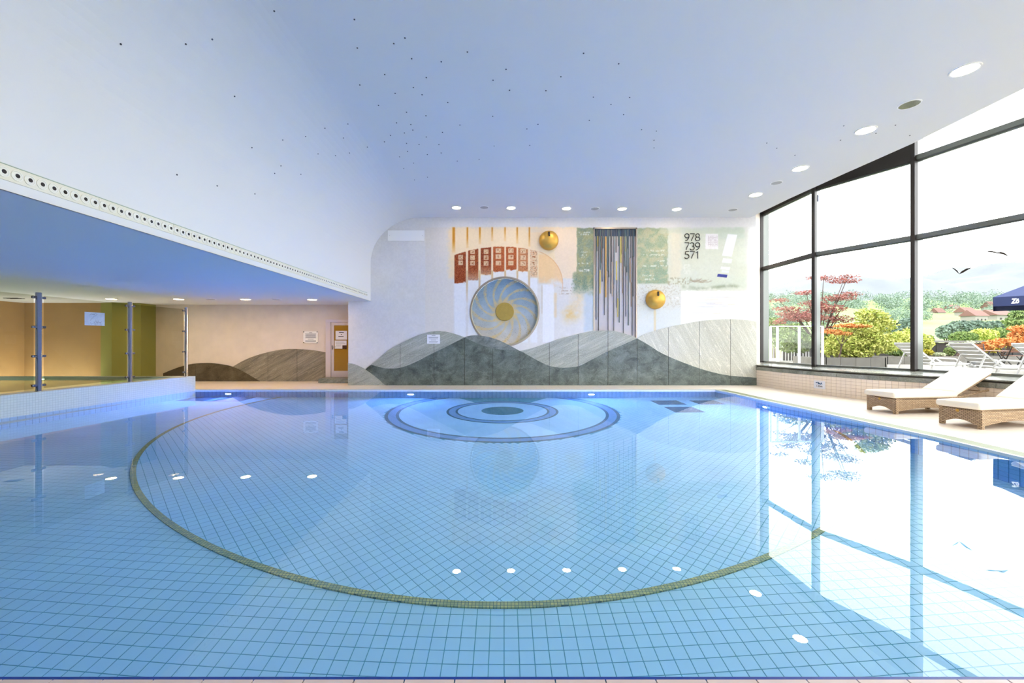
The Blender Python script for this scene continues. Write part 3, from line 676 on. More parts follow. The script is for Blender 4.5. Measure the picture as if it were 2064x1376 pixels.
# ------------------------------------------------------------------ windows
ZT1, ZR = 3.97, 5.88
def frame_bar(mb, a, b, w, t, up=(0, 0, 1), mi=0): mb.bar(a, b, w, t, up, mi)
for i in range(len(PW) - 1):
    a = Vector(PW[i] + (0,)); b = Vector(PW[i + 1] + (0,)); d = (b - a).normalized(); nrm = Vector((d.y, -d.x, 0))   # nrm points outdoors?
    if nrm.x < 0: nrm = -nrm
    wnd = empty('window_%d' % (i + 1), (a.x, a.y, ZSILL), kind='structure')
    top = 7.05
    solid = i < 2
    def P(t, z, o=0.0): return a + d * t + nrm * o + Vector((0, 0, z))
    L = (b - a).length
    # post at the start of the pane: dark inner cap, grey outer glazing bar
    pm = MB(); pm.bar(P(0, ZSILL - .02, -.05), P(0, top, -.05), .085, .11, nrm, 0); pm.bar(P(0, ZSILL - .02, .10), P(0, top, .10), .08, .19, nrm, 1)
    pm.build('post', [MAT['frame_dark'], MAT['frame_grey']], wnd, world=True)
    tb = MB(); tb.bar(P(.04, ZT1, .0), P(L - .04, ZT1, .0), .09, .10, (0, 0, 1), 0); tb.bar(P(.04, ZT1 - .01, .06), P(L - .04, ZT1 - .01, .06), .06, .13, (0, 0, 1), 1)
    tb.build('transom', [MAT['frame_dark'] if i == 0 else MAT['frame_grey'], MAT['frame_grey']], wnd, world=True)
    tb = MB(); tb.bar(P(.04, ZR, .0), P(L - .04, ZR, .0), .09, .11, (0, 0, 1), 0); tb.bar(P(.04, ZR - .02, .06), P(L - .04, ZR - .02, .06), .06, .13, (0, 0, 1), 1)
    tb.build('top_rail', [MAT['frame_dark'] if i < 2 else MAT['frame_grey'], MAT['frame_grey']], wnd, world=True)
    tb = MB(); tb.bar(P(.03, ZSILL + .02, .05), P(L - .03, ZSILL + .02, .05), .09, .05); tb.build('bottom_rail', MAT['frame_grey'], wnd, world=True)
    for z0, z1 in ((ZSILL + .04, ZT1 - .04), (ZT1 + .04, ZR - .05)):
        g = MB(); g.add([P(.03, z0, .05), P(L - .03, z0, .05), P(L - .03, z1, .05), P(.03, z1, .05)], [(0, 1, 2, 3)]); g.build('pane', MAT['winglass'], wnd, world=True)
    g = MB()
    if solid:
        g.bar(P(0, (ZR + top) / 2, .05), P(L, (ZR + top) / 2, .05), .05, top - ZR - .06); g.build('infill_panel', MAT['frame_dark'], wnd, world=True)
    else:
        g.add([P(.03, ZR + .05, .05), P(L - .03, ZR + .05, .05), P(L - .03, top, .05), P(.03, top, .05)], [(0, 1, 2, 3)]); g.build('pane', MAT['winglass'], wnd, world=True)
    if i == 1:
        h = MB(); h.bar(P(.1, 5.62, -.06), P(.1, 5.45, -.06), .02, .03); h.bar(P(.1, 5.62, -.02), P(.1, 5.62, -.07), .03, .03); h.build('handle', MAT['steel_dark'], wnd, world=True)
pe = MB(); pe.box((PW[-1][0], PW[-1][1], 4), (.1, .1, 6.2)); pe.build('post', MAT['frame_dark'], wnd, world=True)

# unseen glazing behind the viewer, added to bring daylight onto the pool
for i in range(1, 5):
    xa, xb = .5 + i * 2.16, .5 + (i + 1) * 2.16; wnd = empty('window_%d' % (i + 8), (xa, -4.15, .7), kind='structure')
    MB().box((xa + .04, -4.15, 3.1), (.09, .2, 4.8)).build('post', MAT['frame_dark'], wnd, world=True)
    for z in (.73, 3.9, 5.47): MB().box(((xa + xb) / 2, -4.15, z), (2.16, .12, .07)).build('rail', MAT['frame_dark'], wnd, world=True)
    for z0, z1 in ((.76, 3.87), (3.93, 5.44)): MB().add([(xa + .08, -4.17, z0), (xb, -4.17, z0), (xb, -4.17, z1), (xa + .08, -4.17, z1)], [(0, 1, 2, 3)]).build('pane', MAT['winglass'], wnd, world=True)

# ------------------------------------------------------------------ low tiled wall under the windows, stone band and sill
def arclen(P):
    s = [0.0]
    for p, q in zip(P[:-1], P[1:]): s.append(s[-1] + math.dist(p, q))
    return s
SL = arclen(LW)
def along(P, S, s):
    for i in range(len(P) - 1):
        if s <= S[i + 1] or i == len(P) - 2:
            t = (s - S[i]) / (S[i + 1] - S[i]); p = Vector(P[i]).lerp(Vector(P[i + 1]), t); d = (Vector(P[i + 1]) - Vector(P[i])).normalized(); return p, d
lw = MB(); back = offset_poly(LW, .25)
for i in range(len(LW) - 1):
    p, q, r_, t_ = LW[i], LW[i + 1], back[i + 1], back[i]
    lw.prism([p, q, r_, t_], 'z', 0, .655)
low = tag(lw.build('wall_low', MAT['tilegrout']), kind='structure')
gapm = MB(); g0 = offset_poly(LW, -.004); g1 = offset_poly(LW, .1)
for i in range(len(LW) - 1): gapm.prism([g0[i], g0[i + 1], g1[i + 1], g1[i]], 'z', .618, .657)
gapm.build('shadow_gap', MAT['joint'], low)
tw, th_ = .118, .085
me_t = MB().box((0, 0, 0), (tw - .006, .012, th_ - .005)).mesh('wall_tile', MAT['walltile'])
nt = int(SL[-1] / tw); cnt = 0; rest = MB()
for k in range(nt):
    p, d = along(LW, SL, (k + .5) * tw); ang = math.atan2(d.y, d.x)
    for r_ in range(6):
        z = (r_ + .5) * th_
        if k < 48: place('wall_tile', me_t, low, (p.x, p.y, z), ang)
        else: rest.box((p.x, p.y, z), (tw - .006, .012, th_ - .005), ang)
tag(rest.build('wall_tile_field', MAT['walltile'], low), 'beige tiles on the rest of the low wall', kind='stuff')
s0 = 0.0; f0 = offset_poly(LW, -.02)
while s0 < SL[-1] - .1:
    s1 = min(s0 + .95, SL[-1]); mb = MB(); n_ = 4
    for k in range(n_):
        a_, d1 = along(LW, SL, s0 + .006 + (s1 - s0 - .006) * k / n_); b_, d2 = along(LW, SL, s0 + .006 + (s1 - s0 - .006) * (k + 1) / n_)
        n1_ = Vector((-d1.y, d1.x)); n2_ = Vector((-d2.y, d2.x))
        mb.prism([tuple(a_ - n1_ * .022), tuple(b_ - n2_ * .022), tuple(b_ + n2_ * .03), tuple(a_ + n1_ * .03)], 'z', .512, .617)
    mb.build('stone_band', MAT['sill'], low); s0 = s1
sill = empty('trim_sill', (9, 10, .66), kind='structure')
QY = [YW - .01, 11.45, 9.5, 7.5, 5.5, 3.4, 1.2, -1, -4]
for i in range(len(PW) - 1):
    ys = [y for y in np.linspace(QY[i] - (.004 if i else 0), QY[i + 1] + .004, 6)]
    fr = [(poly_x(LW, y) - .035, y) for y in ys]; pa, pb = Vector(PW[i]), Vector(PW[i + 1]); bk = [tuple(pa.lerp(pb, t) + Vector((.1, 0))) for t in np.linspace(.002, .998, 6)]
    mb = MB()
    for k in range(5):
        A, B, D, E_ = fr[k], fr[k + 1], bk[k + 1], bk[k]
        V8 = [(A[0], A[1], .655), (B[0], B[1], .655), (D[0], D[1], .655), (E_[0], E_[1], .655), (A[0], A[1], .682), (B[0], B[1], .682), (D[0], D[1], ZSILL), (E_[0], E_[1], ZSILL)]
        mb.add(V8, [(0, 1, 2, 3), (4, 5, 6, 7), (0, 1, 5, 4), (2, 3, 7, 6), (1, 2, 6, 5), (0, 3, 7, 4)])
    mb.build('sill_slab', MAT['sill'], sill, world=True)

# ------------------------------------------------------------------ stone hills on the walls
def W(u, v, y=YW): return ((u - CX) / F * y, HC - (v - CY) / F * y)
A_ = [(748, 734.6), (760, 725.5), (780.7, 707), (807, 692), (837.7, 677.6), (862, 669.5), (882.5, 667), (902.8, 669), (923, 674.6), (936.4, 679.5)]
D_ = [(748, 734.6), (776.6, 741.7), (807, 740.7), (837.7, 729.5), (866, 715), (898.7, 699), (936.4, 679.7), (955.7, 688.8), (980, 698), (1004.5, 703.5), (1025, 705.5), (1047.3, 706.7), (1065.6, 716.3), (1086, 727.5), (1106.3, 736.7), (1126.6, 740.3), (1144.6, 740.4), (1167.5, 736.9), (1192.5, 724.4), (1224.8, 707.7), (1255, 694.6), (1283.5, 681.7), (1307, 695.2), (1328, 708.8), (1346.7, 718), (1380, 731.7), (1409, 742), (1442.5, 751.5), (1471.7, 756.7), (1524, 760.8)]
Dl = [(737, 744), (748, 734.6)]
M2 = [(936.4, 679.7), (943.5, 677), (959.8, 675.6), (984, 678.7), (1008.6, 686.8), (1031, 698), (1047.3, 706.7)]
B_ = [(1047.3, 706.7), (1053.4, 706), (1075.8, 700.5), (1106.3, 690), (1126.6, 682.7), (1150, 677), (1167.5, 672.3), (1192.5, 667), (1213, 666), (1234, 666.5), (1255, 671), (1276, 678), (1283.5, 681.7)]
C_ = [(1283.5, 681.7), (1296.7, 674.4), (1317.5, 667), (1346.7, 659), (1380, 652.5), (1409, 647), (1442.5, 644), (1471.7, 643), (1505, 645), (1524, 648)]
S_ = [(702, 731), (715, 734), (727, 739), (737, 744), (750, 753), (763, 763), (777, 776)]
JN = [702, 745.5, 807, 875, 936.4, 993, 1048, 1107, 1165, 1225, 1283.5, 1346.7, 1409, 1471.7, 1526]
def smooth_at(P, u):
    if u <= P[0][0]: return P[0][1]
    if u >= P[-1][0]: return P[-1][1]
    for i in range(len(P) - 1):
        if P[i][0] <= u <= P[i + 1][0]:
            return P[i][1] + (P[i + 1][1] - P[i][1]) * (u - P[i][0]) / (P[i + 1][0] - P[i][0])
def spline(P, n=6):
    """Catmull-Rom through the points, no overshoot in u"""
    out = []
    for i in range(len(P) - 1):
        p0 = P[max(i - 1, 0)]; p1 = P[i]; p2 = P[i + 1]; p3 = P[min(i + 2, len(P) - 1)]
        m1 = (p2[1] - p0[1]) / (p2[0] - p0[0]); m2 = (p3[1] - p1[1]) / (p3[0] - p1[0]); h = p2[0] - p1[0]
        if (p1[1] - p0[1]) * (p2[1] - p1[1]) < 0 and abs(p1[1] - p0[1]) > 6 and abs(p2[1] - p1[1]) > 6: m1 = (p2[1] - p1[1]) / h
        if (p2[1] - p1[1]) * (p3[1] - p2[1]) < 0 and abs(p2[1] - p1[1]) > 6 and abs(p3[1] - p2[1]) > 6: m2 = (p2[1] - p1[1]) / h
        for k in range(n):
            t = k / n; t2, t3 = t * t, t * t * t
            out.append((p1[0] + h * t, (2 * t3 - 3 * t2 + 1) * p1[1] + (t3 - 2 * t2 + t) * h * m1 + (-2 * t3 + 3 * t2) * p2[1] + (t3 - t2) * h * m2))
    return out + [P[-1]]
SPL = {k: spline(v) for k, v in dict(A=A_, D=D_, M=M2, B=B_, C=C_, S=S_).items()}
def hill(name, label, up, lo, u0, u1, mat, joints, y, thick, gap=.35):
    y = y - .003
    """slabs between the curve 'up' and the curve or level 'lo', cut at the joints"""
    root = empty(name, (W((u0 + u1) / 2, 776, y)[0], y, 0), label=label, cat='wall cladding')
    cuts = [u0] + [j for j in joints if u0 + 6 < j < u1 - 6] + [u1]
    for a, b in zip(cuts[:-1], cuts[1:]):
        us = np.linspace(a + (gap if a != u0 else 0), b - (gap if b != u1 else 0), 18)
        top = [(u, smooth_at(up, u)) for u in us]
        bot = [(u, lo if not isinstance(lo, list) else smooth_at(lo, u)) for u in us]
        mb = MB(); q = []
        for k in range(len(us) - 1):
            P4 = [W(*top[k], y), W(*top[k + 1], y), W(*bot[k + 1], y), W(*bot[k], y)]
            yf = y - thick
            mb.add([(P4[0][0], yf, P4[0][1]), (P4[1][0], yf, P4[1][1]), (P4[2][0], yf, max(0, P4[2][1])), (P4[3][0], yf, max(0, P4[3][1])),
                    (P4[0][0], y, P4[0][1]), (P4[1][0], y, P4[1][1]), (P4[2][0], y, max(0, P4[2][1])), (P4[3][0], y, max(0, P4[3][1]))],
                   [(0, 1, 2, 3), (0, 4, 5, 1)] + ([(0, 3, 7, 4)] if k == 0 else []) + ([(1, 2, 6, 5)] if k == len(us) - 2 else []) + [(2, 3, 7, 6)])
        mb.build('stone_slab', mat, root, world=True)
    for j in cuts[1:-1]:
        (xa, za), (xb, zb_) = W(j, smooth_at(up, j) + .6, y), W(j, lo if not isinstance(lo, list) else smooth_at(lo, j), y)
        MB().box((xa, y - thick * .35, (za + max(0, zb_)) / 2), (.016, thick * .7, za - max(0, zb_))).build('joint', MAT['joint'], root, world=True)
    return root
D_full = spline(Dl, 3)[:-1] + SPL['D']
S_low = [(737, 744), (750, 753), (763, 763), (777, 776), (1526, 776)]
hill('stone_hill', 'small brown-veined stone hill at the outer corner beside the door', SPL['S'], 776, 702, 777, MAT['stone_light'], [], YW, .028)
hill('stone_hill', 'grey streaked stone hill with the paper notice on it', SPL['A'], D_full, 748, 936.4, MAT['stone_light'], JN, YW, .028)
hill('stone_hill', 'long dark green-grey stone range along the foot of the mural', D_full, S_low, 737, 1524, MAT['stone_dark'], JN, YW, .034)
hill('stone_hill', 'plain mid-grey stone hill below the round dial', SPL['M'], SPL['D'], 936.4, 1047.3, MAT['stone_mid'], [], YW, .030)
hill('stone_hill', 'light grey veined stone hill under the tall striped panel', SPL['B'], SPL['D'], 1047.3, 1283.5, MAT['stone_light'], JN, YW, .028)
hill('stone_hill', 'palest veined stone hill next to the window', SPL['C'], SPL['D'], 1283.5, 1524, MAT['stone_pale'], JN, YW, .028)
k_ = YR
D2 = spline([(330, 752), (360, 740.4), (388.5, 733), (421, 731), (441.4, 733), (461.7, 736.4), (482, 743.5), (502.5, 754.7), (525, 768)])
L2 = spline([(470, 738.4), (492.3, 726), (514.7, 717), (539, 710), (563.5, 705), (584, 703), (604, 703.4), (634.7, 706), (657, 710)])
D2l = [(p[0], p[1]) for p in D2] + [(700, 768)]
hill('stone_hill', 'low dark stone hill coloured warm-lit brown behind the end of the parapet', D2, 768, 330, 525, MAT['stone_dark_warm'], [395], YR, .03)
hill('stone_hill', 'grey stone hill of three slabs, coloured warm-lit brown, left of the door', L2, D2l, 470, 657, MAT['stone_light_warm'], [540.7, 599.5], YR, .025)

# ------------------------------------------------------------------ round dial
RY = Matrix.Rotation(PI / 2, 3, 'X')      # local z -> world -y (towards the room)
dc = at(1017.4, 627.5, YW); R_ = 70.6 / PXM
dial = empty('wall_dial', (dc.x, YW, dc.z), label='large round sky-blue dial with swirling gold rays and thin metal rim', cat='wall art')
nr, na = 110, 560
rr = np.linspace(.02, R_ - .06, nr); aa = np.linspace(0, 2 * PI, na, endpoint=False); RR, AA = np.meshgrid(rr, aa, indexing='ij')
px_, pz_ = RR * np.cos(AA), RR * np.sin(AA); q = RR / R_
sky = np.array([156, 170, 180])[None, None] + (pz_ / R_)[..., None] * np.array([-32, -16, 0]) + (fbm(px_ * 3 + 9, pz_ * 3 + 9, 5) - .5)[..., None] * 40
sky += np.clip(-pz_ / R_, 0, 1)[..., None] * np.array([30, 18, 4])
arms = 13; ph = AA * arms / (2 * PI) + q * 1.35 * arms / (2 * PI) * .95
dist_ = np.abs(ph - np.round(ph)) / arms * 2 * PI * RR
wid = .072 + .02 * np.sin(q * 9)
nz_ = np.random.default_rng(9).random(RR.shape)
arm = np.clip((wid - dist_) / .03, 0, 1) * np.clip(.55 + fbm(px_ * 14 + 50, pz_ * 14 + 50, 31) * .9 - .25, 0, 1) * (nz_ > .22)
near = np.clip((.50 - RR) / .2, 0, 1) * (nz_ > .3) * .9
k = np.clip(arm + near, 0, 1)[..., None] * .85
dcol = sky * (1 - k) + np.array([218, 186, 116]) * k
dcol = np.where((nz_ > .985)[..., None] & (q > .55)[..., None], np.array([70, 76, 90]), dcol)
vv = np.stack([px_.ravel(), np.full(px_.size, .13), pz_.ravel()], 1); ii = np.arange(nr * na).reshape(nr, na)
qd = np.stack([ii[:-1, :].ravel(), np.roll(ii, -1, 1)[:-1, :].ravel(), np.roll(ii, -1, 1)[1:, :].ravel(), ii[1:, :].ravel()], 1)
place('face', np_mesh('face', vv, qd, MAT['dialpaint'], lin(np.clip(dcol, 0, 255).reshape(-1, 3))), dial)
MB().lathe([(R_ - .058, -.135), (R_ - .058, .018), (R_ - .05, .024), (R_ - .004, .024), (R_ + .002, .0)], n=96, M=RY).build('rim', MAT['chrome'], dial, smooth=False)
MB().lathe([(0.001, -.10), (.295, -.10), (.305, -.108), (.305, -.13)], n=64, M=RY).build('hub', MAT['goldflat'], dial)

# ------------------------------------------------------------------ gold knobs
for u, v, a_, lab in ((1106, 485, -.06, 'gold dome with black slot beside the warm-lit mural top'), (1320.5, 603.5, .1, 'gold dome with black slot under the green mural area')):
    c = at(u, v, YW); root = empty('gold_dome', (c.x, YW, c.z), label=lab, cat='wall art', group='gold domes on the mural')
    r = 19.4 / PXM; prof = [(r * math.cos(t) * 1.0, .05 + r * .62 * math.sin(t)) for t in np.linspace(0, PI / 2 - .002, 14)]
    MB().lathe([(r, 0)] + prof, n=48, M=RY).build('dome', MAT['gold'], root, smooth=True)
    m_ = MB(); sl = Matrix.Rotation(a_, 3, 'Y'); top = Vector((0, -(.05 + r * .60), r * .28 )); dr = sl @ Vector((0, 0, 1))
    m_.box((dr.x * r * .52, -.062 - r * .545, dr.z * r * .52), (.05, .04, r * .46), M=Matrix.Rotation(a_, 3, 'Y') @ Matrix.Rotation(-.42, 3, 'X')); m_.build('slot', MAT['black'], root)

# ------------------------------------------------------------------ tall striped panel
c0 = at(1196.2, 458.5, YW); c1 = at(1284, 684, YW)
pan = empty('striped_panel', ((c0.x + c1.x) / 2, YW, c1.z), label='tall framed panel of vertical coloured slats on the mural', cat='wall art')
wpx = c1.x - c0.x; hp = c0.z - c1.z
def grad_mat(name, c1_, c2_): return plain(name, c1_, .55, noise=.06, nscale=3)
MB().box((0, .075, hp / 2), (wpx - .02, .02, hp)).build('back_board', plain('lilac_grey_board', rgb(196, 190, 192), .6, noise=.06, nscale=2), pan)
MB().box((0, .035, hp - .02), (wpx, .10, .045)).build('frame', MAT['chrome'], pan)
for s in (-1, 1): MB().box((s * (wpx / 2 - .018), .035, hp / 2), (.036, .10, hp)).build('frame', MAT['chrome'], pan)
MB().box((0, .055, hp - .15), (wpx - .08, .012, .24)).build('header_band', plain('navy_band', rgb(40, 64, 92), .5, noise=.2, nscale=6), pan)
SM = {k: plain('slat_' + k, c_, .5, noise=.08, nscale=2) for k, c_ in dict(teal=rgb(88, 110, 114), dark=rgb(92, 92, 96), yellow=rgb(206, 186, 96), amber=rgb(206, 160, 84), pale=rgb(204, 204, 204), blue=rgb(170, 186, 196), rose=rgb(206, 190, 190), brown=rgb(150, 120, 92), tan=rgb(196, 172, 148)).items()}
zoom_u = lambda x: 1180 + x / 5.292
zoom_v = lambda y: 440 + y / 5.292
SLATS = [(100, 7, 105, 490, 'dark'), (119, 5, 105, 1078, 'teal'), (108, 8, 190, 600, 'tan'), (136, 9, 105, 295, 'yellow'), (128, 5, 105, 345, 'dark'), (145, 4, 105, 1195, 'dark'), (160, 12, 550, 800, 'yellow'), (163, 7, 105, 545, 'teal'), (172, 6, 105, 470, 'brown'), (183, 6, 105, 670, 'dark'), (192, 6, 105, 315, 'teal'), (207, 5, 105, 1030, 'dark'), (222, 14, 190, 840, 'amber'), (240, 8, 105, 560, 'teal'), (247, 4, 105, 1195, 'dark'), (256, 6, 105, 625, 'teal'), (264, 7, 320, 600, 'rose'), (276, 6, 105, 800, 'dark'), (284, 7, 105, 460, 'dark'), (293, 10, 460, 830, 'tan'), (308, 4, 105, 1198, 'dark'), (318, 7, 190, 700, 'blue'), (332, 6, 105, 360, 'dark'), (337, 11, 450, 655, 'yellow'), (341, 5, 655, 950, 'dark'), (350, 9, 850, 1050, 'yellow'), (358, 8, 105, 290, 'teal'), (367, 5, 105, 1110, 'teal'), (383, 12, 190, 470, 'yellow'), (394, 5, 105, 380, 'dark'), (399, 6, 105, 795, 'brown'), (411, 4, 105, 1225, 'dark'), (426, 9, 105, 510, 'teal'), (433, 7, 190, 350, 'yellow'), (437, 5, 510, 1045, 'dark'), (447, 7, 105, 570, 'teal'), (456, 6, 105, 315, 'dark'), (464, 5, 105, 1140, 'teal'), (482, 11, 415, 680, 'brown'), (487, 5, 105, 420, 'dark'), (493, 8, 680, 940, 'brown'), (505, 5, 105, 1250, 'dark'), (513, 10, 400, 830, 'dark'), (520, 8, 105, 405, 'teal'), (536, 14, 190, 1260, 'rose')]
for x, w_, y0, y1, cn in SLATS:
    u = zoom_u(x); z0 = HC - (zoom_v(y1) - CY) / PXM; z1 = HC - (zoom_v(y0) - CY) / PXM; xx = (u - CX) / PXM - pan.location.x
    MB().box((xx, .048 if cn in ('dark', 'teal') else .056, (z0 + z1) / 2 - c1.z), (w_ / 5.292 / PXM, .03 if cn in ('dark', 'teal') else .012, z1 - z0)).build('slat', SM[cn], pan)

# ------------------------------------------------------------------ numerals, white plaque, notices
num = empty('numerals', (at(1395, 496, YW).x, YW, at(1395, 496, YW).z), label='black metal numerals 978 739 571 in three rows', cat='numerals')
def arcp(cx, cy, rx, ry, a0, a1, n=14): return [(cx + rx * math.cos(t), cy + ry * math.sin(t)) for t in np.linspace(math.radians(a0), math.radians(a1), n)]
DG = {'9': [arcp(.32, .70, .29, .29, 0, 360, 22), [(.61, .70), (.60, .5), (.5, .25), (.3, .04), (.1, -.02)]], '7': [[(.02, .99), (.62, .99), (.45, .6), (.28, .25), (.22, 0)]],
      '8': [arcp(.32, .74, .24, .25, 0, 360, 20), arcp(.32, .25, .30, .26, 0, 360, 22)], '3': [arcp(.28, .75, .26, .24, 150, -80, 14) + arcp(.28, .26, .31, .27, 85, -160, 16)],
      '5': [[(.58, .99), (.16, .99), (.08, .56)] + arcp(.28, .30, .32, .31, 115, -150, 18)], '1': [[(.1, .78), (.34, 1.0), (.34, 0)]]}
for row, (v0, v1, txt) in enumerate(((471, 485.3, '978'), (489, 503.5, '739'), (506.4, 521, '571'))):
    for k, chh in enumerate(txt):
        u0 = 1379.3 + k * 10.8; mb = MB()
        for st_ in DG[chh]:
            mb.tube([((u0 + p[0] * 15 - CX) / PXM - num.location.x, -.02, HC - (v1 - p[1] * (v1 - v0) - CY) / PXM - num.location.z) for p in st_], .0125, 6)
        mb.build('numeral_' + {'9': 'nine', '7': 'seven', '8': 'eight', '3': 'three', '5': 'five', '1': 'one'}[chh], MAT['black'], num)

def sheet(name, label, cat, u0, v0, u1, v1, y, lines, mat='paper', thick=.006, ink='ink', group=None, extra=None):
    a, b = at(u0, v0, y), at(u1, v1, y); c = ((a.x + b.x) / 2, y - thick / 2, (a.z + b.z) / 2)
    root = empty(name, c, label=label, cat=cat, group=group); w_, h_ = b.x - a.x, a.z - b.z
    MB().box((0, 0, 0), (w_, thick, h_)).build('sheet', MAT[mat], root)
    for (l0, l1, p, t) in lines:
        MB().box(((l0 + l1) / 2 * w_ - w_ / 2, -thick / 2 - .001, h_ / 2 - p * h_), ((l1 - l0) * w_, .002, t * h_)).build('text_line', MAT[ink], root)
    return root
pl = MB(); a, b = at(782, 464.5, YW), at(855.5, 485.5, YW)
root = empty('blank_plaque', ((a.x + b.x) / 2, YW - .012, (a.z + b.z) / 2), label='blank white rectangular plaque high on the mural wall', cat='plaque')
MB().box((0, 0, 0), (b.x - a.x, .022, a.z - b.z)).build('board', MAT['panelwhite'], root, bevel=.003)
for s in (-1, 1): MB().lathe([(.0, .004), (.008, .004), (.008, 0)], (s * (b.x - a.x) * .45, -.011, 0), 10, RY).build('screw', MAT['steel'], root)
sheet('paper_notice', 'small white paper notice on the streaked stone hill', 'notice', 861, 674, 886.8, 692.4, YW - .029, [(.35, .65, .12, .05), (.12, .88, .28, .035), (.12, .86, .36, .035), (.15, .85, .48, .035), (.3, .7, .6, .035), (.15, .85, .76, .035), (.15, .8, .84, .035)])
plq = sheet('house_rules_plaque', 'clear acrylic text plaque with four screws beside the door', 'plaque', 611.5, 667.5, 641, 691.5, YR - .02, [(.4, .6, .12, .05)] + [(.12 + .03 * (k % 3), .88 - .04 * (k % 2), .22 + k * .055, .03) for k in range(7)] + [(.3, .7, .66, .03)] + [(.14, .86, .76 + k * .06, .03) for k in range(3)], mat='panelwhite', ink='ink')
for sx in (-1, 1):
    for sz in (-1, 1): MB().lathe([(0, .02), (.018, .02), (.018, -.02)], (sx * .245, -.004, sz * .195), 12, RY).build('screw', MAT['steel'], plq)
# ------------------------------------------------------------------ door with step and papers
dx0 = at(658, 688, YR).x; door = empty('door_1', (dx0, YR, 0), kind='structure')
zb = .156; zt = 2.25
j0, j1, l1 = at(658, 0, YR).x, at(668.7, 0, YR).x, at(674.4, 0, YR).x
MB().box(((j0 + j1) / 2, YR - .045, (zb + zt - .1) / 2), (j1 - j0 - .01, .08, zt - .1 - zb)).build('jamb', MAT['doorframe'], door, world=True)
MB().box((j0 + .55, YR - .045, zt - .049), (1.1, .08, .098)).build('header', MAT['doorframe'], door, world=True)
lf = MB(); xr = -5.35; zg0, zg1 = HC - (747 - CY) / F * YR, HC - (655.6 - CY) / F * YR
lf.box(((j1 + l1) / 2, YR - .03, (zb + zt - .1) / 2), (l1 - j1, .05, zt - .1 - zb)); lf.box((xr + .05, YR - .03, (zb + zt - .1) / 2), (.1, .05, zt - .1 - zb))
lf.box(((l1 + xr) / 2, YR - .03, (zb + zg0) / 2), (xr - l1 - .001, .05, zg0 - zb)); lf.box(((l1 + xr) / 2, YR - .03, (zg1 + zt - .1) / 2), (xr - l1 - .001, .05, zt - .1 - zg1))
leaf = lf.build('door_leaf', MAT['doorframe'], door, world=True)
g = MB().box(((l1 + xr) / 2, YR - .028, (zg0 + zg1) / 2), (xr - l1, .012, zg1 - zg0)); g.build('door_glass', MAT['doorglass'], leaf, world=True)
hd_ = at(671.5, 700, YR); hm = MB(); hm.box((hd_.x, YR - .06, hd_.z), (.03, .02, .14)); hm.tube([(hd_.x, YR - .07, hd_.z + .02), (hd_.x, YR - .11, hd_.z + .02), (hd_.x + .13, YR - .11, hd_.z + .02)], .011, 8); hm.build('handle', MAT['steel'], leaf, world=True)
st_ = MB().box(((-6.47 + XM0) / 2, (14.33 + YR) / 2, .077), (XM0 + 6.47, YR - 14.33, .154)); tag(st_.build('floor_step', MAT['stone_mid'], bevel=.01), kind='structure')
sheet('door_notice', 'white paper with three short lines taped high on the door', 'notice', 676.5, 666.5, 699.5, 684.3, YR - .06, [(.3, .72, .18, .08), (.46, .56, .42, .08), (.25, .7, .64, .08)], ink='inkdark')
dn = sheet('door_notice', 'white paper with small dark picture taped lower on the door', 'notice', 674.8, 686, 698.5, 702.5, YR - .06, [(.08, .8, .2, .03), (.08, .9, .35, .03), (.08, .55, .55, .03), (.08, .5, .68, .03)])
MB().box((.14, -.004, -.09), (.15, .003, .13)).build('picture', plain('brown_print', rgb(74, 44, 30), .7, noise=.6, nscale=30), dn)

# ------------------------------------------------------------------ long air vent on the fascia
RX = Matrix.Rotation(PI / 2, 3, 'Y')     # local z -> world +x
vent = empty('air_vent', (XF, 8.0, 2.95), label='long cream air vent strip with a row of round nozzles', cat='air vent')
sp_ = .1013; y_ = 3.735 - 12 * sp_
pm_ = MB().box((.005, 0, 0), (.01, sp_ * 10 - .006, .136)).mesh('cover_plate', MAT['vent'])
for k in range(11):
    yc = y_ + sp_ * (k * 10 + 4.5)
    if yc < 13.0: place('cover_plate', pm_, vent, (0, yc - 8.0, 0))
noz = MB().lathe([(.047, .010), (.047, .017), (.040, .017), (.037, .013), (.022, .020), (.019, .020)], n=20, M=RX, mi=0)
noz.disc((.0195, 0, 0), .0195, 20, RX, 1)
nm = noz.mesh('nozzle', [MAT['vent_light'], MAT['hole']])
k = 0
while y_ + k * sp_ < 13.3: place('nozzle', nm, vent, (0, y_ + k * sp_ - 8.0, .0)); k += 1
MB().box((.008, (y_ + 13.3) / 2 - 8.0, .072), (.016, 13.3 - y_, .006)).build('edge_strip', plain('vent_edge', rgb(176, 190, 170), .5), vent)

# ------------------------------------------------------------------ ceiling lamps and grilles
def downlight(u, v, z, label, lens, r=.125, group='recessed ceiling downlights'):
    p = onz(u, v, z); root = empty('downlight', (p.x, p.y, z), label=label, cat='ceiling lamp', group=group)
    MB().lathe([(r + .028, 0), (r + .024, -.012), (r, -.014), (r, -.004)], n=36).build('trim_ring', MAT['panelwhite'], root)
    m_ = MB(); m_.disc((0, 0, -.008), r, 36); m_.build('lens', lens, root)
ords = ['first', 'second', 'third', 'fourth', 'fifth']
for k, (u, v) in enumerate(((920, 418), (1030, 418.5), (1142, 419.5), (1254, 420.3), (1364, 421.2))):
    downlight(u, v, ZC, '%s lit round downlight from the rounded corner, in the row over the mural' % ords[k], MAT['lens'])
for k, (u, v) in enumerate(((1945, 140), (1745, 262), (1613, 339), (1523, 392))):
    downlight(u, v, ZC, '%s lit downlight, counted from the viewer, in the row along the window' % ords[k], MAT['lens'], .15)
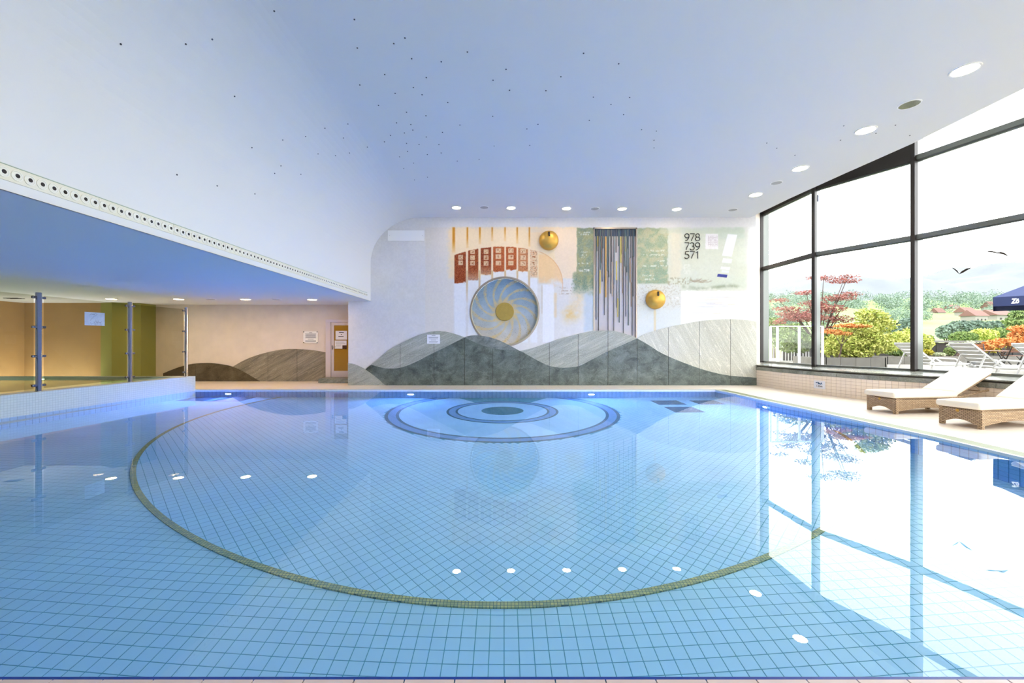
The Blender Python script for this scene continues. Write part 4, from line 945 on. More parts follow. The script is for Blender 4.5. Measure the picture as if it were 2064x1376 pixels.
for k, (u, v) in enumerate(((224, 602), (360, 602.3), (495, 602.8), (629, 603.3))):
    downlight(u, v, ZS, '%s warm downlight from the left in the low blue ceiling' % ords[k], MAT['lens_soffit'], .13)
def grille(u, v, z, label, r=.125, name='ceiling_speaker', mat='speaker', cat='speaker'):
    p = onz(u, v, z); root = empty(name, (p.x, p.y, z), label=label, cat=cat)
    MB().lathe([(r + .02, 0), (r + .018, -.01), (r, -.012)], n=32).build('ring', MAT['panelwhite'], root)
    m_ = MB(); m_.lathe([(r, -.011), (r * .6, -.013), (.001, -.013)], n=32); m_.build('grille', MAT[mat], root)
    return root
grille(976, 417.5, ZC, 'grey round grille between first and second lamp over the mural')
grille(1199, 420, ZC, 'grey round grille between third and fourth lamp over the mural')
grille(1477, 422.5, ZC, 'grey round grille near the window corner beyond the last mural lamp')
grille(1565, 368, ZC, 'grey round grille between two lamps of the window row')
gl_ = grille(1833, 210, ZC, 'unlit round downlight with visible reflector between two window-row lamps', .14, 'unlit_downlight', 'lens_off', 'ceiling lamp')
grille(425, 602.5, ZS, 'flat grey round grille in the low blue ceiling left of the third lamp')
grille(557, 603, ZS, 'flat grey round grille in the low blue ceiling by the door side')
a, b = onz(0, 599.5, ZS), onz(56, 602, ZS)
vr = empty('slot_vent', ((a.x + b.x) / 2, (a.y + b.y) / 2, ZS), label='dark slot vent in the low ceiling over the spa', cat='air vent')
for k in range(3): MB().box((0, (k - 1) * .09, -.006), (abs(b.x - a.x), .04, .012)).build('slot', MAT['hole'], vr)

# unseen downlights added beside and behind the viewer to brighten the hall
for k, (x, y) in enumerate(((7.05, 3.95), (7.05, 2.17), (7.0, .39), (6.9, -1.4))):
    v_ = None
    root = empty('downlight', (x, y, ZC), label='%s added fill downlight beyond the right picture edge, going towards and past the viewer' % ords[k], cat='ceiling lamp', group='recessed ceiling downlights')
    MB().lathe([(.178, 0), (.174, -.012), (.15, -.014), (.15, -.004)], n=36).build('trim_ring', MAT['panelwhite'], root)
    m_ = MB(); m_.disc((0, 0, -.008), .15, 36); m_.build('lens', MAT['lens'], root)

# ------------------------------------------------------------------ small star points in the ceiling
ST = [(717, 262), (1104, 262), (1261, 233), (1630, 65), (1394, 572), (1497, 877), (1680, 831), (1816, 810), (1931, 761), (2041, 819), (1890, 914), (1994, 924), (1669, 985), (1632, 1030), (1788, 1035), (1051, 1038), (1290, 1104), (1514, 1152)]
SB = [(190, 115), (490, 225), (424, 258), (207, 284), (861, 308), (530, 348), (706, 366), (370, 442), (617, 460), (1091, 411), (1014, 476), (1417, 455), (1552, 316), (1761, 378), (222, 504), (540, 519), (432, 553), (592, 562), (1112, 536), (1328, 538), (745, 608), (333, 625), (500, 666), (615, 687), (1610, 576), (1826, 578), (1715, 620), (1790, 680), (1012, 690), (440, 729), (151, 736), (525, 739), (537, 772), (487, 789), (817, 742), (713, 785), (404, 804), (617, 813), (368, 842), (500, 851), (574, 858), (692, 858), (1215, 765), (1281, 738), (1586, 714), (1897, 770), (1985, 778), (1971, 832), (1971, 878), (267, 873), (160, 908), (505, 898), (458, 931), (623, 918), (705, 908), (801, 956), (931, 945), (541, 968), (483, 1000), (624, 1052), (547, 1068), (1020, 867), (1232, 863)]
SC = [(88, 784), (157, 820), (283, 868), (599, 764), (622, 665), (845, 717), (980, 660), (1080, 732)]
SPX = [(x / 2.949, y / 2.949) for x, y in ST] + [(650 + x / 2.949, y / 2.949) for x, y in SB] + [(1520 + x / 3.44, 60 + y / 3.44) for x, y in SC]
star_me = MB().lathe([(.001, -.009), (.008, -.009), (.011, -.004), (.012, .004)], n=10).mesh('star_point', MAT['star'])
for u, v in SPX:
    dx, dz = (u - CX) / F, -(v - CY) / F
    y = (ZC - HC) / dz; x = dx * y; rot = None; z = ZC
    if x < CX0:
        lo_, hi_ = .3, y
        f_ = lambda yy: (lambda xx, zz: ((xx - CX0) / CA) ** 2 + (max(zz - CZ0, 0) / CB_) ** 2 - 1 if zz > CZ0 else (XF - xx))(dx * yy, HC + dz * yy)
        for _ in range(60):
            md = (lo_ + hi_) / 2
            if f_(md) > 0: hi_ = md
            else: lo_ = md
        y = lo_; x = dx * y; z = HC + dz * y
        nv = Vector(((x - CX0) / CA ** 2, 0, max(z - CZ0, 0) / CB_ ** 2)).normalized() if z > CZ0 else Vector((-1, 0, 0)); rot = Vector((0, 0, 1)).rotation_difference(nv)
    o = place('star_point', star_me, None, (x, y, z))
    if rot is not None: o.rotation_mode = 'QUATERNION'; o.rotation_quaternion = rot
    tag(o, 'tiny dark star light point in the pale blue ceiling', 'star light', 'star light points scattered over the ceiling')

# ------------------------------------------------------------------ underwater lamps
def uw_lamp(loc, Mx, label, mat, r=.085, name='underwater_lamp'):
    root = empty(name, loc, label=label, cat='pool lamp')
    MB().lathe([(r + .035, 0), (r + .03, .02), (r, .024)], n=28, M=Mx).build('ring', MAT['steel'], root)
    m_ = MB(); m_.disc(Mx @ Vector((0, 0, .018)), r, 28, Mx); m_.build('lens', MAT[mat], root)
for u, lab in ((461, 'blue underwater lamp in the far pool wall near the parapet'), (828, 'blue underwater lamp in the far pool wall below the streaked hill'), (1192, 'blue underwater lamp in the far pool wall below the striped panel')):
    uw_lamp(((u - CX) / F * PB, PB, -.80), RY, lab, 'lamp_blue')
uw_lamp((poly_x(RE, 10.05), 10.05, -.85), Matrix.Rotation(-PI / 2, 3, 'Y'), 'blue underwater lamp in the pool wall on the window side', 'lamp_blue')

# ------------------------------------------------------------------ spa behind the parapet
sb = MB(); xl, xr2, y0, y1 = -16.4, None, 3.2, 12.7
sb.add([(-16.5, y0, -.55), (-9.4, y0, -.55), (-9.4, y1, -.55), (-16.5, y1, -.55)], [(0, 1, 2, 3)])
sb.box((-13.2, y1 + .1, -.1), (6.8, .2, .94)); sb.box((-13, y0 - .1, -.1), (7.2, .2, .94))
tag(sb.build('floor_spa', MAT['parapet']), kind='structure')
sw = MB(); sw.add([(-16.6, y0, .31), (par_x(y0) - T, y0, .31), (par_x(y1) - T, y1 - .0, .31), (-16.6, y1, .31)], [(0, 1, 2, 3)])
so_ = tag(sw.build('spa_water', MAT['spawater']), kind='structure')
if so_.data.polygons[0].normal.z < 0: so_.data.flip_normals()
uw_lamp((-14.25, y1, .06), RY, 'pale green spa lamp behind the first steel post', 'lamp_spa', .10, 'spa_lamp')
uw_lamp((-11.2, y1, -.1), RY, 'pale green spa lamp under water near the parapet end', 'lamp_spa', .10, 'spa_lamp')

# ------------------------------------------------------------------ glass screen: steel posts, clamps, panes
PP = [onz(78, 788.6, .41), onz(262, 769.3, .41), Vector((-9.48, 12.28, .41))]
dv = (PP[1] - PP[0]); PP = [PP[0] - dv, ] + PP; PP = [PP[0] - dv] + PP
labs = ['steel screen post beyond the left picture edge, nearest the viewer', 'steel screen post next beyond the left edge', 'thick-looking steel post in front of the glowing spa lamp', 'steel post right of the pale poster', 'steel post at the far end of the parapet']
for i, p in enumerate(PP):
    if p.y < 2: continue
    root = empty('screen_post', (p.x, p.y, .41), label=labs[i], cat='post', group='steel posts of the glass screen')
    MB().lathe([(.001, 2.06), (.044, 2.06), (.048, 2.05), (.048, .012), (.06, .01), (.06, 0)], n=20).build('tube', MAT['steel'], root, smooth=True)
    dd = (PP[min(i + 1, 4)] - PP[max(i - 1, 0)]).normalized()
    for zc in (1.955, 1.342, .736, .127):
        for s in (-1, 1):
            if i == 4 and s == 1: continue
            if i == 0 and s == -1: continue
            m_ = MB(); m_.bar(dd * s * .04 + Vector((0, 0, zc)), dd * s * .125 + Vector((0, 0, zc)), .045, .05); m_.build('clamp', MAT['steel_dark'], root, bevel=.012)
glabs = ['clear glass pane nearest the viewer on the parapet', 'clear glass pane cut by the left picture edge', 'clear glass pane carrying the pale poster', 'clear glass pane at the far end of the parapet']
for i in range(4):
    a, b = PP[i], PP[i + 1]; d = (b - a).normalized(); a2 = a + d * .09; b2 = b - d * .09
    if b.y < 2.5: continue
    m_ = MB(); sd = Vector((d.y, -d.x, 0)) * .005
    m_.add([a2 + Vector((0, 0, .06)), b2 + Vector((0, 0, .06)), b2 + Vector((0, 0, 2.0)), a2 + Vector((0, 0, 2.0))], [(0, 1, 2, 3)])
    c = (a2 + b2) / 2; o = m_.build('glass_screen', MAT['spaglass'], origin=Vector((c.x, c.y, .41))); tag(o, glabs[i], 'glass screen', 'glass screens on the parapet')
a, b = PP[2], PP[3]; d = (b - a).normalized()
def on_line(u):
    k_ = (u - CX) / F; t = (k_ * a.y - a.x) / (d.x - k_ * d.y); return a + d * t
pa, pb = on_line(169.5), on_line(210); nn = Vector((-d.y, d.x, 0)); nn = nn if nn.x > 0 else -nn
z0, z1 = HC - (655 - CY) / F * pa.y, HC - (628 - CY) / F * pa.y
pc = (pa + pb) / 2 + nn * .012
root = empty('poster', (pc.x, pc.y, (z0 + z1) / 2), math.atan2(d.y, d.x), 'pale map-like poster stuck to the glass screen', 'poster')
L_ = (pb - pa).length
MB().box((0, 0, 0), (L_, .004, z1 - z0)).build('sheet', plain('pale_blue_paper', rgb(196, 210, 222), .7, noise=.1, nscale=9), root)
rs = random.Random(4)
for k in range(9):
    mb = MB(); x_, z_ = rs.uniform(-.4, .3) * L_, rs.uniform(-.35, .35) * (z1 - z0); pts = []
    for q in range(6): pts.append((x_, -.0035, z_)); x_ += rs.uniform(.0, .05) * 1; z_ += rs.uniform(-.05, .05)
    mb.tube([(max(-L_ * .48, min(L_ * .48, p[0])), p[1], max(-.16, min(.16, p[2]))) for p in pts], .0022, 4); mb.build('print_line', MAT['ink'], root)

# ------------------------------------------------------------------ depth sign on the low wall
best = min(np.linspace(0, SL[-1], 2000), key=lambda s: abs(CX + F * along(LW, SL, s)[0].x / along(LW, SL, s)[0].y - 1652.5) if along(LW, SL, s)[0].y > 1 else 9e9)
p, d = along(LW, SL, best); zc = HC - (775 - CY) / F * p.y; ang = math.atan2(-d.y, -d.x) + PI
root = empty('depth_sign', (p.x + d.y * .018, p.y - d.x * .018, zc), math.atan2(d.y, d.x), 'white pool depth sign with blue swimmer on the low wall', 'sign')
MB().box((0, 0, 0), (.30, .006, .215)).build('board', MAT['paper'], root)
blue = plain('sign_blue', rgb(30, 78, 122), .6)
def onsign(pts, r, nm, mt): MB().tube([(x, .0045 * sgn, z) for x, z in pts], r, 6).build(nm, mt, root)
sgn = -1 if (Matrix.Rotation(root.rotation_euler.z, 3, 'Z') @ Vector((0, -1, 0))).x < 0 else 1
MB().lathe([(0, .002), (.017, .002), (.017, 0)], (.055, sgn * .003, .045), 14, RY).build('swimmer_head', blue, root)
onsign([(-.09, .045), (-.06, .06), (-.03, .062), (0, .035), (.025, .025)], .012, 'swimmer_arm', blue)
onsign([(-.035, .03), (.0, .03), (.045, .022)], .012, 'swimmer_body', blue)
onsign([(-.10, .005), (-.06, .013), (-.02, .005), (.02, .013), (.06, .005), (.09, .012)], .004, 'wave_line', plain('sign_light_blue', rgb(130, 160, 200), .6))
text_mesh('depth_text', '1.55m', .066, MAT['inkdark'], root, (0, sgn * .005, -.062), (PI / 2, 0, 0 if sgn < 0 else PI), .001, .0012, 0, 'CENTER')

# ------------------------------------------------------------------ rattan sun loungers
def lounger(B, ang, wd, label):
    root = empty('sun_lounger', (B.x, B.y, 0), ang, label, 'sun lounger', 'rattan sun loungers beside the pool')
    def arch(Ln, n=12): return [(0.0, .055)] + [(.06, .055)] + [(.06 + (Ln - .12) * t, .055 + .07 * math.sin(PI * t)) for t in np.linspace(0, 1, n)] + [(Ln - .06, .055), (Ln, .055), (Ln, .315), (0, .315)]
    LB = 1.42
    fp_ = MB().prism(arch(wd), 'x', 0, .03).build('foot_panel', MAT['rattan'], root)
    MB().prism(arch(wd), 'x', LB - .03, LB).build('head_panel', MAT['rattan'], root)
    for yy in (0, wd - .03):
        MB().prism(arch(LB), 'y', yy, yy + .03).build('side_panel', MAT['rattan'], root)
    for xx in (.03, LB - .03):
        for yy in (.03, wd - .03): MB().box((xx, yy, .16), (.066, .066, .318)).build('leg', MAT['rattan'], root, bevel=.008)
    MB().box((LB / 2, wd / 2, .305), (LB, wd, .03)).build('seat_frame', MAT['rattan'], root)
    hinge = Vector((1.34, 0, .34)); dr = Vector((.80, 0, .45)).normalized(); nm_ = Vector((-dr.z, 0, dr.x)); Lb = .93
    Mx = Matrix((dr, Vector((0, 1, 0)), nm_)).transposed()
    bc = hinge + dr * Lb / 2; bk_ = MB().box((bc.x, wd / 2, bc.z - .01), (Lb, wd - .04, .03), M=Mx).build('backrest', MAT['rattan'], root)
    for yy in (.02, wd - .02):
        MB().tube([(1.1, yy, .31), (1.4, yy, .325), (1.68, yy, .37), (1.95, yy, .44), (2.2, yy, .47)], .02, 8).build('rail', MAT['rattan'], root)
        MB().tube([(2.13, yy, .46), (2.18, yy, .0)], .018, 8).build('rear_leg', MAT['rattan'], root)
    MB().tube([(1.80, .03, .55), (1.92, .03, .44), (1.92, wd - .03, .44), (1.80, wd - .03, .55)], .012, 6).build('back_prop', MAT['rattan'], bk_)
    cu = MB(); cu.box((.645, wd / 2, .378), (1.42, wd + .05, .115)); cu.build('seat_cushion', MAT['cushion'], root, bevel=.045, seg=4)
    cb_ = hinge + dr * (Lb / 2 + .01) + nm_ * .065
    cu = MB(); cu.box((cb_.x, wd / 2, cb_.z), (Lb + .02, wd + .03, .11), M=Mx); cu.build('back_cushion', MAT['cushion'], root, bevel=.04, seg=4)
    MB().lathe([(0, .006), (.022, .006), (.026, 0)], (0, wd * .55, .27), 14, Matrix.Rotation(-PI / 2, 3, 'Y')).build('badge', MAT['gold'], fp_)
    return root
lounger(onz(1806, 835, 0), math.radians(5), .60, 'rattan lounger with cream cushion, complete, farther from the viewer')
lounger(onz(1979, 866, 0), math.radians(10), .58, 'rattan lounger with cream cushion cut off by the right picture edge')

# ------------------------------------------------------------------ bird decals on the third window
a = Vector(PW[2]); b = Vector(PW[3]); d = (b - a).normalized()
def onpane(u, v):
    k_ = (u - CX) / F; t = (k_ * a.y - a.x) / (d.x - k_ * d.y); q = a + d * t; return Vector((q.x, q.y, HC - (v - CY) / F * q.y))
dec = plain('grey_decal', rgb(60, 54, 48), .8, spec=.1)
for lab, top_, low_ in (('grey bird decal with raised wings on the window', [(1913.6, 537), (1921, 540.5), (1927, 545), (1931, 551.5), (1936, 546), (1945, 541), (1958, 537.5)], [(1958, 538), (1947, 544), (1938, 549.5), (1931, 552), (1927.5, 549), (1921, 543)]),
                         ('grey gliding bird decal higher on the window', [(1985, 506), (1992, 504.8), (1999, 505.5), (2008, 508.3), (2015, 507.3), (2022, 509), (2029, 514.5)], [(2029, 516), (2021, 513), (2014, 511), (2008, 510.3), (1999, 508.8), (1992, 507.6)])):
    c = onpane(*top_[3]); nn = Vector((-d.y, d.x, 0)); nn = Vector((nn.x, nn.y, 0)); nn = -nn if nn.x > 0 else nn
    pts = [onpane(u, v) + nn * -.045 for u, v in top_ + low_]
    mb = MB(); n_ = len(pts); P2 = [p + nn * .003 for p in pts]
    mb.add(pts + P2, [tuple(range(n_)), tuple(range(2 * n_ - 1, n_ - 1, -1))] + [(i, (i + 1) % n_, (i + 1) % n_ + n_, i + n_) for i in range(n_)])
    tag(mb.build('bird_decal', dec, origin=c), lab, 'decal', 'bird decals on the window')
# ------------------------------------------------------------------ outdoors: terrace
ZTE = .50
te = MB(); te.add([(11.0, 16, ZTE), (9.2, 14.6, ZTE), (9.1, 12, ZTE), (10.05, 10, ZTE), (10.7, 7.9, ZTE), (11.2, 5.5, ZTE), (11.6, 1, ZTE), (11.5, -6, ZTE), (40, -6, ZTE), (40, 23.5, ZTE), (9.2, 23.5, ZTE), (9.2, 16, ZTE)], [tuple(range(12))])
tag(te.build('ground_terrace', MAT['paving']), kind='structure')
lw_ = MB(); lw_.add([(-40, -40, .3), (60, -40, .3), (60, -4.3, .3), (-40, -4.3, .3)], [(0, 1, 2, 3)]); tag(lw_.build('ground_sky_block', MAT['paving']), kind='structure')  # unseen ground added to block white sky light from below
# valley and hillside
gx = np.linspace(-150, 900, 150); gy = np.concatenate([np.linspace(23.6, 120, 40), np.linspace(125, 900, 90)]); GX2, GY2 = np.meshgrid(gx, gy)
hz_ = np.interp(GY2, [23, 30, 45, 70, 120, 200, 330, 450, 600, 900], [-.6, -1.4, -1.2, .3, 4.0, 11, 27, 44, 60, 75])
hz_ += (fbm(GX2 / 60, GY2 / 60, 40) - .5) * np.interp(GY2, [23, 60, 200, 900], [0, 1.2, 9, 26])
ix = np.arange(GX2.size).reshape(GX2.shape); qd = np.stack([ix[:-1, :-1].ravel(), ix[:-1, 1:].ravel(), ix[1:, 1:].ravel(), ix[1:, :-1].ravel()], 1)
tag(place('ground_hillside', np_mesh('ground_hillside', np.stack([GX2.ravel(), GY2.ravel(), hz_.ravel()], 1), qd, MAT['grass'], smooth=True)), kind='structure')
def ground_z(x, y):
    i = int(np.argmin(np.abs(gy - y))); j = int(np.argmin(np.abs(gx - x))); return float(hz_[i, j])
# far mountains
mx = np.linspace(-400, 5200, 140); my = np.linspace(1500, 2600, 30); MX, MY = np.meshgrid(mx, my)
rid = np.interp(MX, [-400, 700, 1100, 1500, 1900, 2300, 2800, 3600, 5200], [260, 300, 400, 310, 430, 360, 480, 380, 300])
hm_ = rid * np.sin(np.clip((MY - 1500) / 1100, 0, 1) * PI / 2) + (fbm(MX / 260, MY / 260, 60, 5) - .5) * 150 - 20
ix = np.arange(MX.size).reshape(MX.shape); qd = np.stack([ix[:-1, :-1].ravel(), ix[:-1, 1:].ravel(), ix[1:, 1:].ravel(), ix[1:, :-1].ravel()], 1)
tag(place('mountains', np_mesh('mountains', np.stack([MX.ravel(), MY.ravel(), hm_.ravel()], 1), qd, MAT['mountain'], smooth=True)), kind='structure')

# ------------------------------------------------------------------ foliage
def leaves(blobs, n, size, seed, flat=0.0):
    """n small leaf quads spread through ellipsoid clumps (cx, cy, cz, rx, ry, rz)"""
    r = np.random.default_rng(seed); bl = np.array(blobs, float); vol = bl[:, 3] * bl[:, 4] * bl[:, 5]; pick = r.choice(len(bl), n, p=vol / vol.sum())
    dirn = r.normal(size=(n, 3)); dirn /= np.linalg.norm(dirn, axis=1)[:, None]; rad = r.random(n) ** .45
    c = bl[pick, :3] + dirn * rad[:, None] * bl[pick, 3:6]
    a = r.normal(size=(n, 3)); a[:, 2] *= (1 - flat); a /= np.linalg.norm(a, axis=1)[:, None]; b = np.cross(a, r.normal(size=(n, 3))); b /= np.linalg.norm(b, axis=1)[:, None]
    s = size * r.uniform(.6, 1.3, n)[:, None]
    v = np.stack([c - a * s, c + b * s * .5, c + a * s, c - b * s * .5], 1).reshape(-1, 3)
    return v, np.arange(4 * n).reshape(n, 4)
def plant(name, label, cat, base, blobs, n, size, mat, seed, trunk=None, tr=.05, group=None, branches=True, flat=0.0):
    root = empty(name, base, label=label, cat=cat, group=group); b0 = Vector(base)
    v, q = leaves([(x - b0.x, y - b0.y, z - b0.z, a, b, c) for x, y, z, a, b, c in blobs], n, size, seed, flat)
    place('crown', np_mesh('crown', v, q, MAT[mat]), root)
    tm = MB(); rr_ = random.Random(seed)
    tops = [Vector((x, y, z)) - b0 for x, y, z, *_ in blobs]
    cen = sum(tops, Vector()) / len(tops); fork = Vector((cen.x * .4, cen.y * .4, max(.1, min(t.z for t in tops) * .5)))
    tm.tube([(0, 0, 0), fork * .5 + Vector((.02, 0, 0)), fork], [tr, tr * .85, tr * .7], 7)
    if branches:
        for t in tops: tm.tube([fork, fork.lerp(t, .5) + Vector((0, 0, .08)), t], [tr * .5, tr * .32, tr * .12], 5)
    tm.build('trunk', MAT['bark'], root)
    return root
def B(u, v, y, ru, rv, dy=None):
    """clump around pixel u,v at depth y with radii in pixels there"""
    p = at(u, v, y); k_ = y / F; return (p.x, p.y, p.z, ru * k_, dy if dy else (ru + rv) * .5 * k_, rv * k_)
ym = 17.0
mb_ = [B(1590, 622, ym, 34, 5), B(1570, 605, ym, 22, 5), B(1625, 590, ym, 28, 5), B(1660, 560, ym, 26, 6), B(1700, 566, ym, 34, 6), B(1710, 556, ym, 24, 5), B(1690, 600, ym, 36, 7), B(1715, 592, ym, 24, 5), B(1665, 622, ym, 40, 10), B(1620, 640, ym, 50, 9), B(1600, 632, ym, 36, 7), B(1570, 648, ym, 18, 7), B(1690, 643, ym, 30, 9), B(1640, 611, ym, 30, 7), B(1668, 665, ym, 26, 8), B(1640, 560, ym, 18, 4)]
plant('maple_tree', 'red Japanese maple with layered open branches outside the window', 'tree', (at(1655, 0, ym).x, ym, ZTE), mb_, 6500, .042, 'leaf_red', 5, tr=.07, flat=.6)
yo = 15.2
plant('maple_shrub', 'low spray of bright orange-red leaves before the lime shrub', 'shrub', (at(1690, 0, yo).x, yo, .8), [B(1675, 668, yo, 22, 5), B(1710, 656, yo, 30, 4), B(1735, 657, yo, 22, 4), B(1700, 672, yo, 18, 4)], 900, .045, 'leaf_orange', 6, tr=.03)
yg = 15.6
plant('lime_shrub', 'large lime-green shrub filling the concrete planter', 'shrub', (at(1735, 0, yg).x, yg, .8), [B(1760, 640, yg, 32, 16), B(1745, 632, yg, 26, 12), B(1780, 655, yg, 26, 14), B(1735, 665, yg, 40, 18), B(1700, 690, yg, 40, 22), B(1750, 690, yg, 42, 26), B(1785, 690, yg, 26, 22), B(1675, 705, yg, 20, 16), B(1720, 710, yg, 46, 12)], 7500, .06, 'leaf_lime', 7, tr=.05)
plant('green_shrub', 'darker green shrub at the left edge of the planter', 'shrub', (at(1668, 0, 16.6).x, 16.6, .8), [B(1670, 690, 16.6, 22, 26), B(1690, 672, 16.6, 22, 14), B(1600, 690, 16.6, 42, 22)], 3500, .055, 'leaf_green', 8)
yp = 18.0
plant('garden_shrub', 'light green shrub right of the planter corner', 'shrub', (at(1825, 0, yp).x, yp, .7), [B(1820, 688, yp, 26, 22), B(1838, 672, yp, 18, 14), B(1858, 690, yp, 20, 18), B(1805, 700, yp, 14, 12)], 3600, .05, 'leaf_lime', 9)
plant('garden_shrub', 'dark creeping shrub above the second planter', 'shrub', (at(1806, 0, 17.8).x, 17.8, .78), [B(1798, 708, 17.8, 14, 8), B(1815, 713, 17.8, 16, 6)], 1200, .04, 'leaf_green', 10)
plant('yellow_flowers', 'bright yellow flowering clump behind the window post', 'flowers', (at(1868, 0, 17.5).x, 17.5, .78), [B(1868, 710, 17.5, 12, 7)], 700, .035, 'leaf_yellow', 11, branches=False)
plant('grey_bush', 'silvery low herb on the planter before the fence', 'shrub', (at(1895, 0, 17.6).x, 17.6, .78), [B(1892, 714, 17.6, 14, 4), B(1886, 716, 17.6, 8, 3)], 700, .035, 'leaf_grey', 12, branches=False)
plant('round_bush', 'small round green bush by the dark fence', 'shrub', (at(1914, 0, 18.2).x, 18.2, .78), [B(1914, 708, 18.2, 9, 9)], 900, .04, 'leaf_green', 13, branches=False)
plant('pink_flowers', 'tall pinkish flower stalks before the dark fence', 'flowers', (at(1930, 0, 18.4).x, 18.4, .8), [B(1922, 696, 18.4, 12, 6), B(1938, 698, 18.4, 12, 6), B(1957, 694, 18.4, 8, 10)], 700, .03, 'leaf_grey', 14, branches=True)
ya_ = 15.0
plant('orange_shrub', 'orange autumn shrub behind the wooden chairs', 'shrub', (at(2030, 0, 18).x, 18, .6), [B(2000, 694, 18, 20, 9), B(2035, 688, 18, 26, 9), B(2062, 676, 18, 24, 12), B(2055, 662, 18, 20, 7), B(1985, 700, 18, 16, 8)], 2600, .06, 'leaf_orange', 15)
plant('yellow_shrub', 'yellow-green shrub mixed with the orange one', 'shrub', (at(2015, 0, 19.0).x, 19.0, .6), [B(2015, 690, 19, 20, 8), B(1995, 704, 19, 20, 7), B(2050, 700, 19, 20, 7), B(2048, 684, 19, 16, 6)], 1700, .055, 'leaf_yellow', 16)
plant('young_tree', 'slim young green tree under the parasol edge', 'tree', (at(2052, 0, 26).x, 26, -.5), [B(2055, 636, 26, 16, 14), B(2044, 648, 26, 20, 8), B(2062, 655, 26, 16, 8), B(2040, 655, 26, 12, 6)], 2600, .09, 'leaf_green', 17, tr=.08)
# a belt of trees below the terrace and farther trees and woods
rt = random.Random(21); k = 0
BELT = [(1868, 684, 40, 10, 8, 'leaf_green'), (1908, 668, 50, 16, 13, 'leaf_blue'), (1936, 660, 60, 22, 14, 'leaf_blue'), (1966, 658, 60, 22, 12, 'leaf_blue'), (1942, 678, 38, 24, 9, 'leaf_green'), (1982, 674, 38, 24, 11, 'leaf_lime'), (2015, 674, 40, 22, 13, 'leaf_green'), (2002, 656, 70, 20, 9, 'leaf_blue'), (1600, 668, 40, 26, 16, 'leaf_green'), (1560, 660, 46, 18, 20, 'leaf_green'), (1805, 668, 46, 20, 18, 'leaf_blue'), (1830, 655, 70, 20, 14, 'leaf_blue')]
where = ['behind the fence, left end', 'dark, left of the mid clump', 'in the mid clump of the meadow edge', 'right part of the mid clump', 'behind the pink flowers', 'bright, behind the wooden chairs', 'behind the orange shrub', 'pale, below the long roof', 'behind the glass balustrade', 'at the window corner', 'left of the second window post', 'paler, beside the second window post']
for (u, v, y, ru, rv, mt), wh in zip(BELT, where):
    p = at(u, v + rv, y); gz = min(ground_z(p.x, y) if y < 890 else 0, p.z)
    plant('valley_tree', 'leafy valley tree ' + wh, 'tree', (p.x, y, gz), [B(u, v, y, ru, rv), B(u - ru * .5, v + rv * .4, y, ru * .6, rv * .7), B(u + ru * .5, v + rv * .3, y, ru * .6, rv * .7)], 3600, .0042 * y, mt, 100 + k, tr=.004 * y, group='trees below the terrace'); k += 1
# distant woods: clumps on the hillside, one object nobody could count
wv = []; wq = []; r_ = np.random.default_rng(77); nb = 0
for (u0, u1, v0, v1, y, sz, n_) in ((1540, 2064, 596, 610, 420, 7, 90), (1540, 2064, 606, 620, 330, 6, 80), (1540, 1680, 622, 650, 150, 3.4, 26), (1740, 1870, 630, 640, 200, 3.0, 26), (1985, 2064, 622, 630, 240, 3.2, 22)):
    for k in range(n_):
        u = r_.uniform(u0, u1); yy = y * r_.uniform(.9, 1.1); p = at(u, r_.uniform(v0, v1), yy)
        v_, q_ = leaves([(p.x, p.y, p.z, sz * r_.uniform(.6, 1.1), sz, sz * r_.uniform(.7, 1.2))], 260, sz * .1, 1000 + nb); wv.append(v_); wq.append(q_ + sum(len(x) for x in wv[:-1])); nb += 1
o = place('distant_woods', np_mesh('distant_woods', np.concatenate(wv), np.concatenate(wq), MAT['leaf_blue'])); tag(o, 'pale distant woods on the hillside', 'woods', kind='stuff')
# houses in the valley
HS = [(1963, 637, 200, 8, 4.5, 3.0, 'long low farm building with reddish roof in the valley'), (2005, 636, 210, 12, 4, 3.0, 'wide barn roof right of the low farm building'), (1998, 620, 300, 9, 7, 4.5, 'tall house with gabled roof under the parasol corner'), (1946, 629, 270, 9, 5, 3.2, 'cream house left of the barn roofs'), (1920, 624, 330, 9, 5, 4, 'small distant house farthest left'), (1890, 630, 300, 7, 4, 3.5, 'white distant house at the wood edge')]
for u, v, y, w_, h_, rh, lab in HS:
    p = at(u, v, y); g_ = min(ground_z(p.x, y), p.z - h_); root = empty('farm_house', (p.x, p.y, p.z - h_), .2, lab, 'house')
    MB().box((0, 0, h_ / 2 - 1), (w_, w_ * .7, h_ + 2)).build('walls', MAT['house'], root)
    MB().prism([(-w_ * .42, h_), (0, h_ + rh), (w_ * .42, h_)], 'x', -w_ * .58, w_ * .58).build('roof', MAT['roof'], root)
    for s in (-.3, 0, .3): MB().box((s * w_, -w_ * .355, h_ * .55), (w_ * .1, .1, h_ * .25)).build('window', MAT['hole'], root)

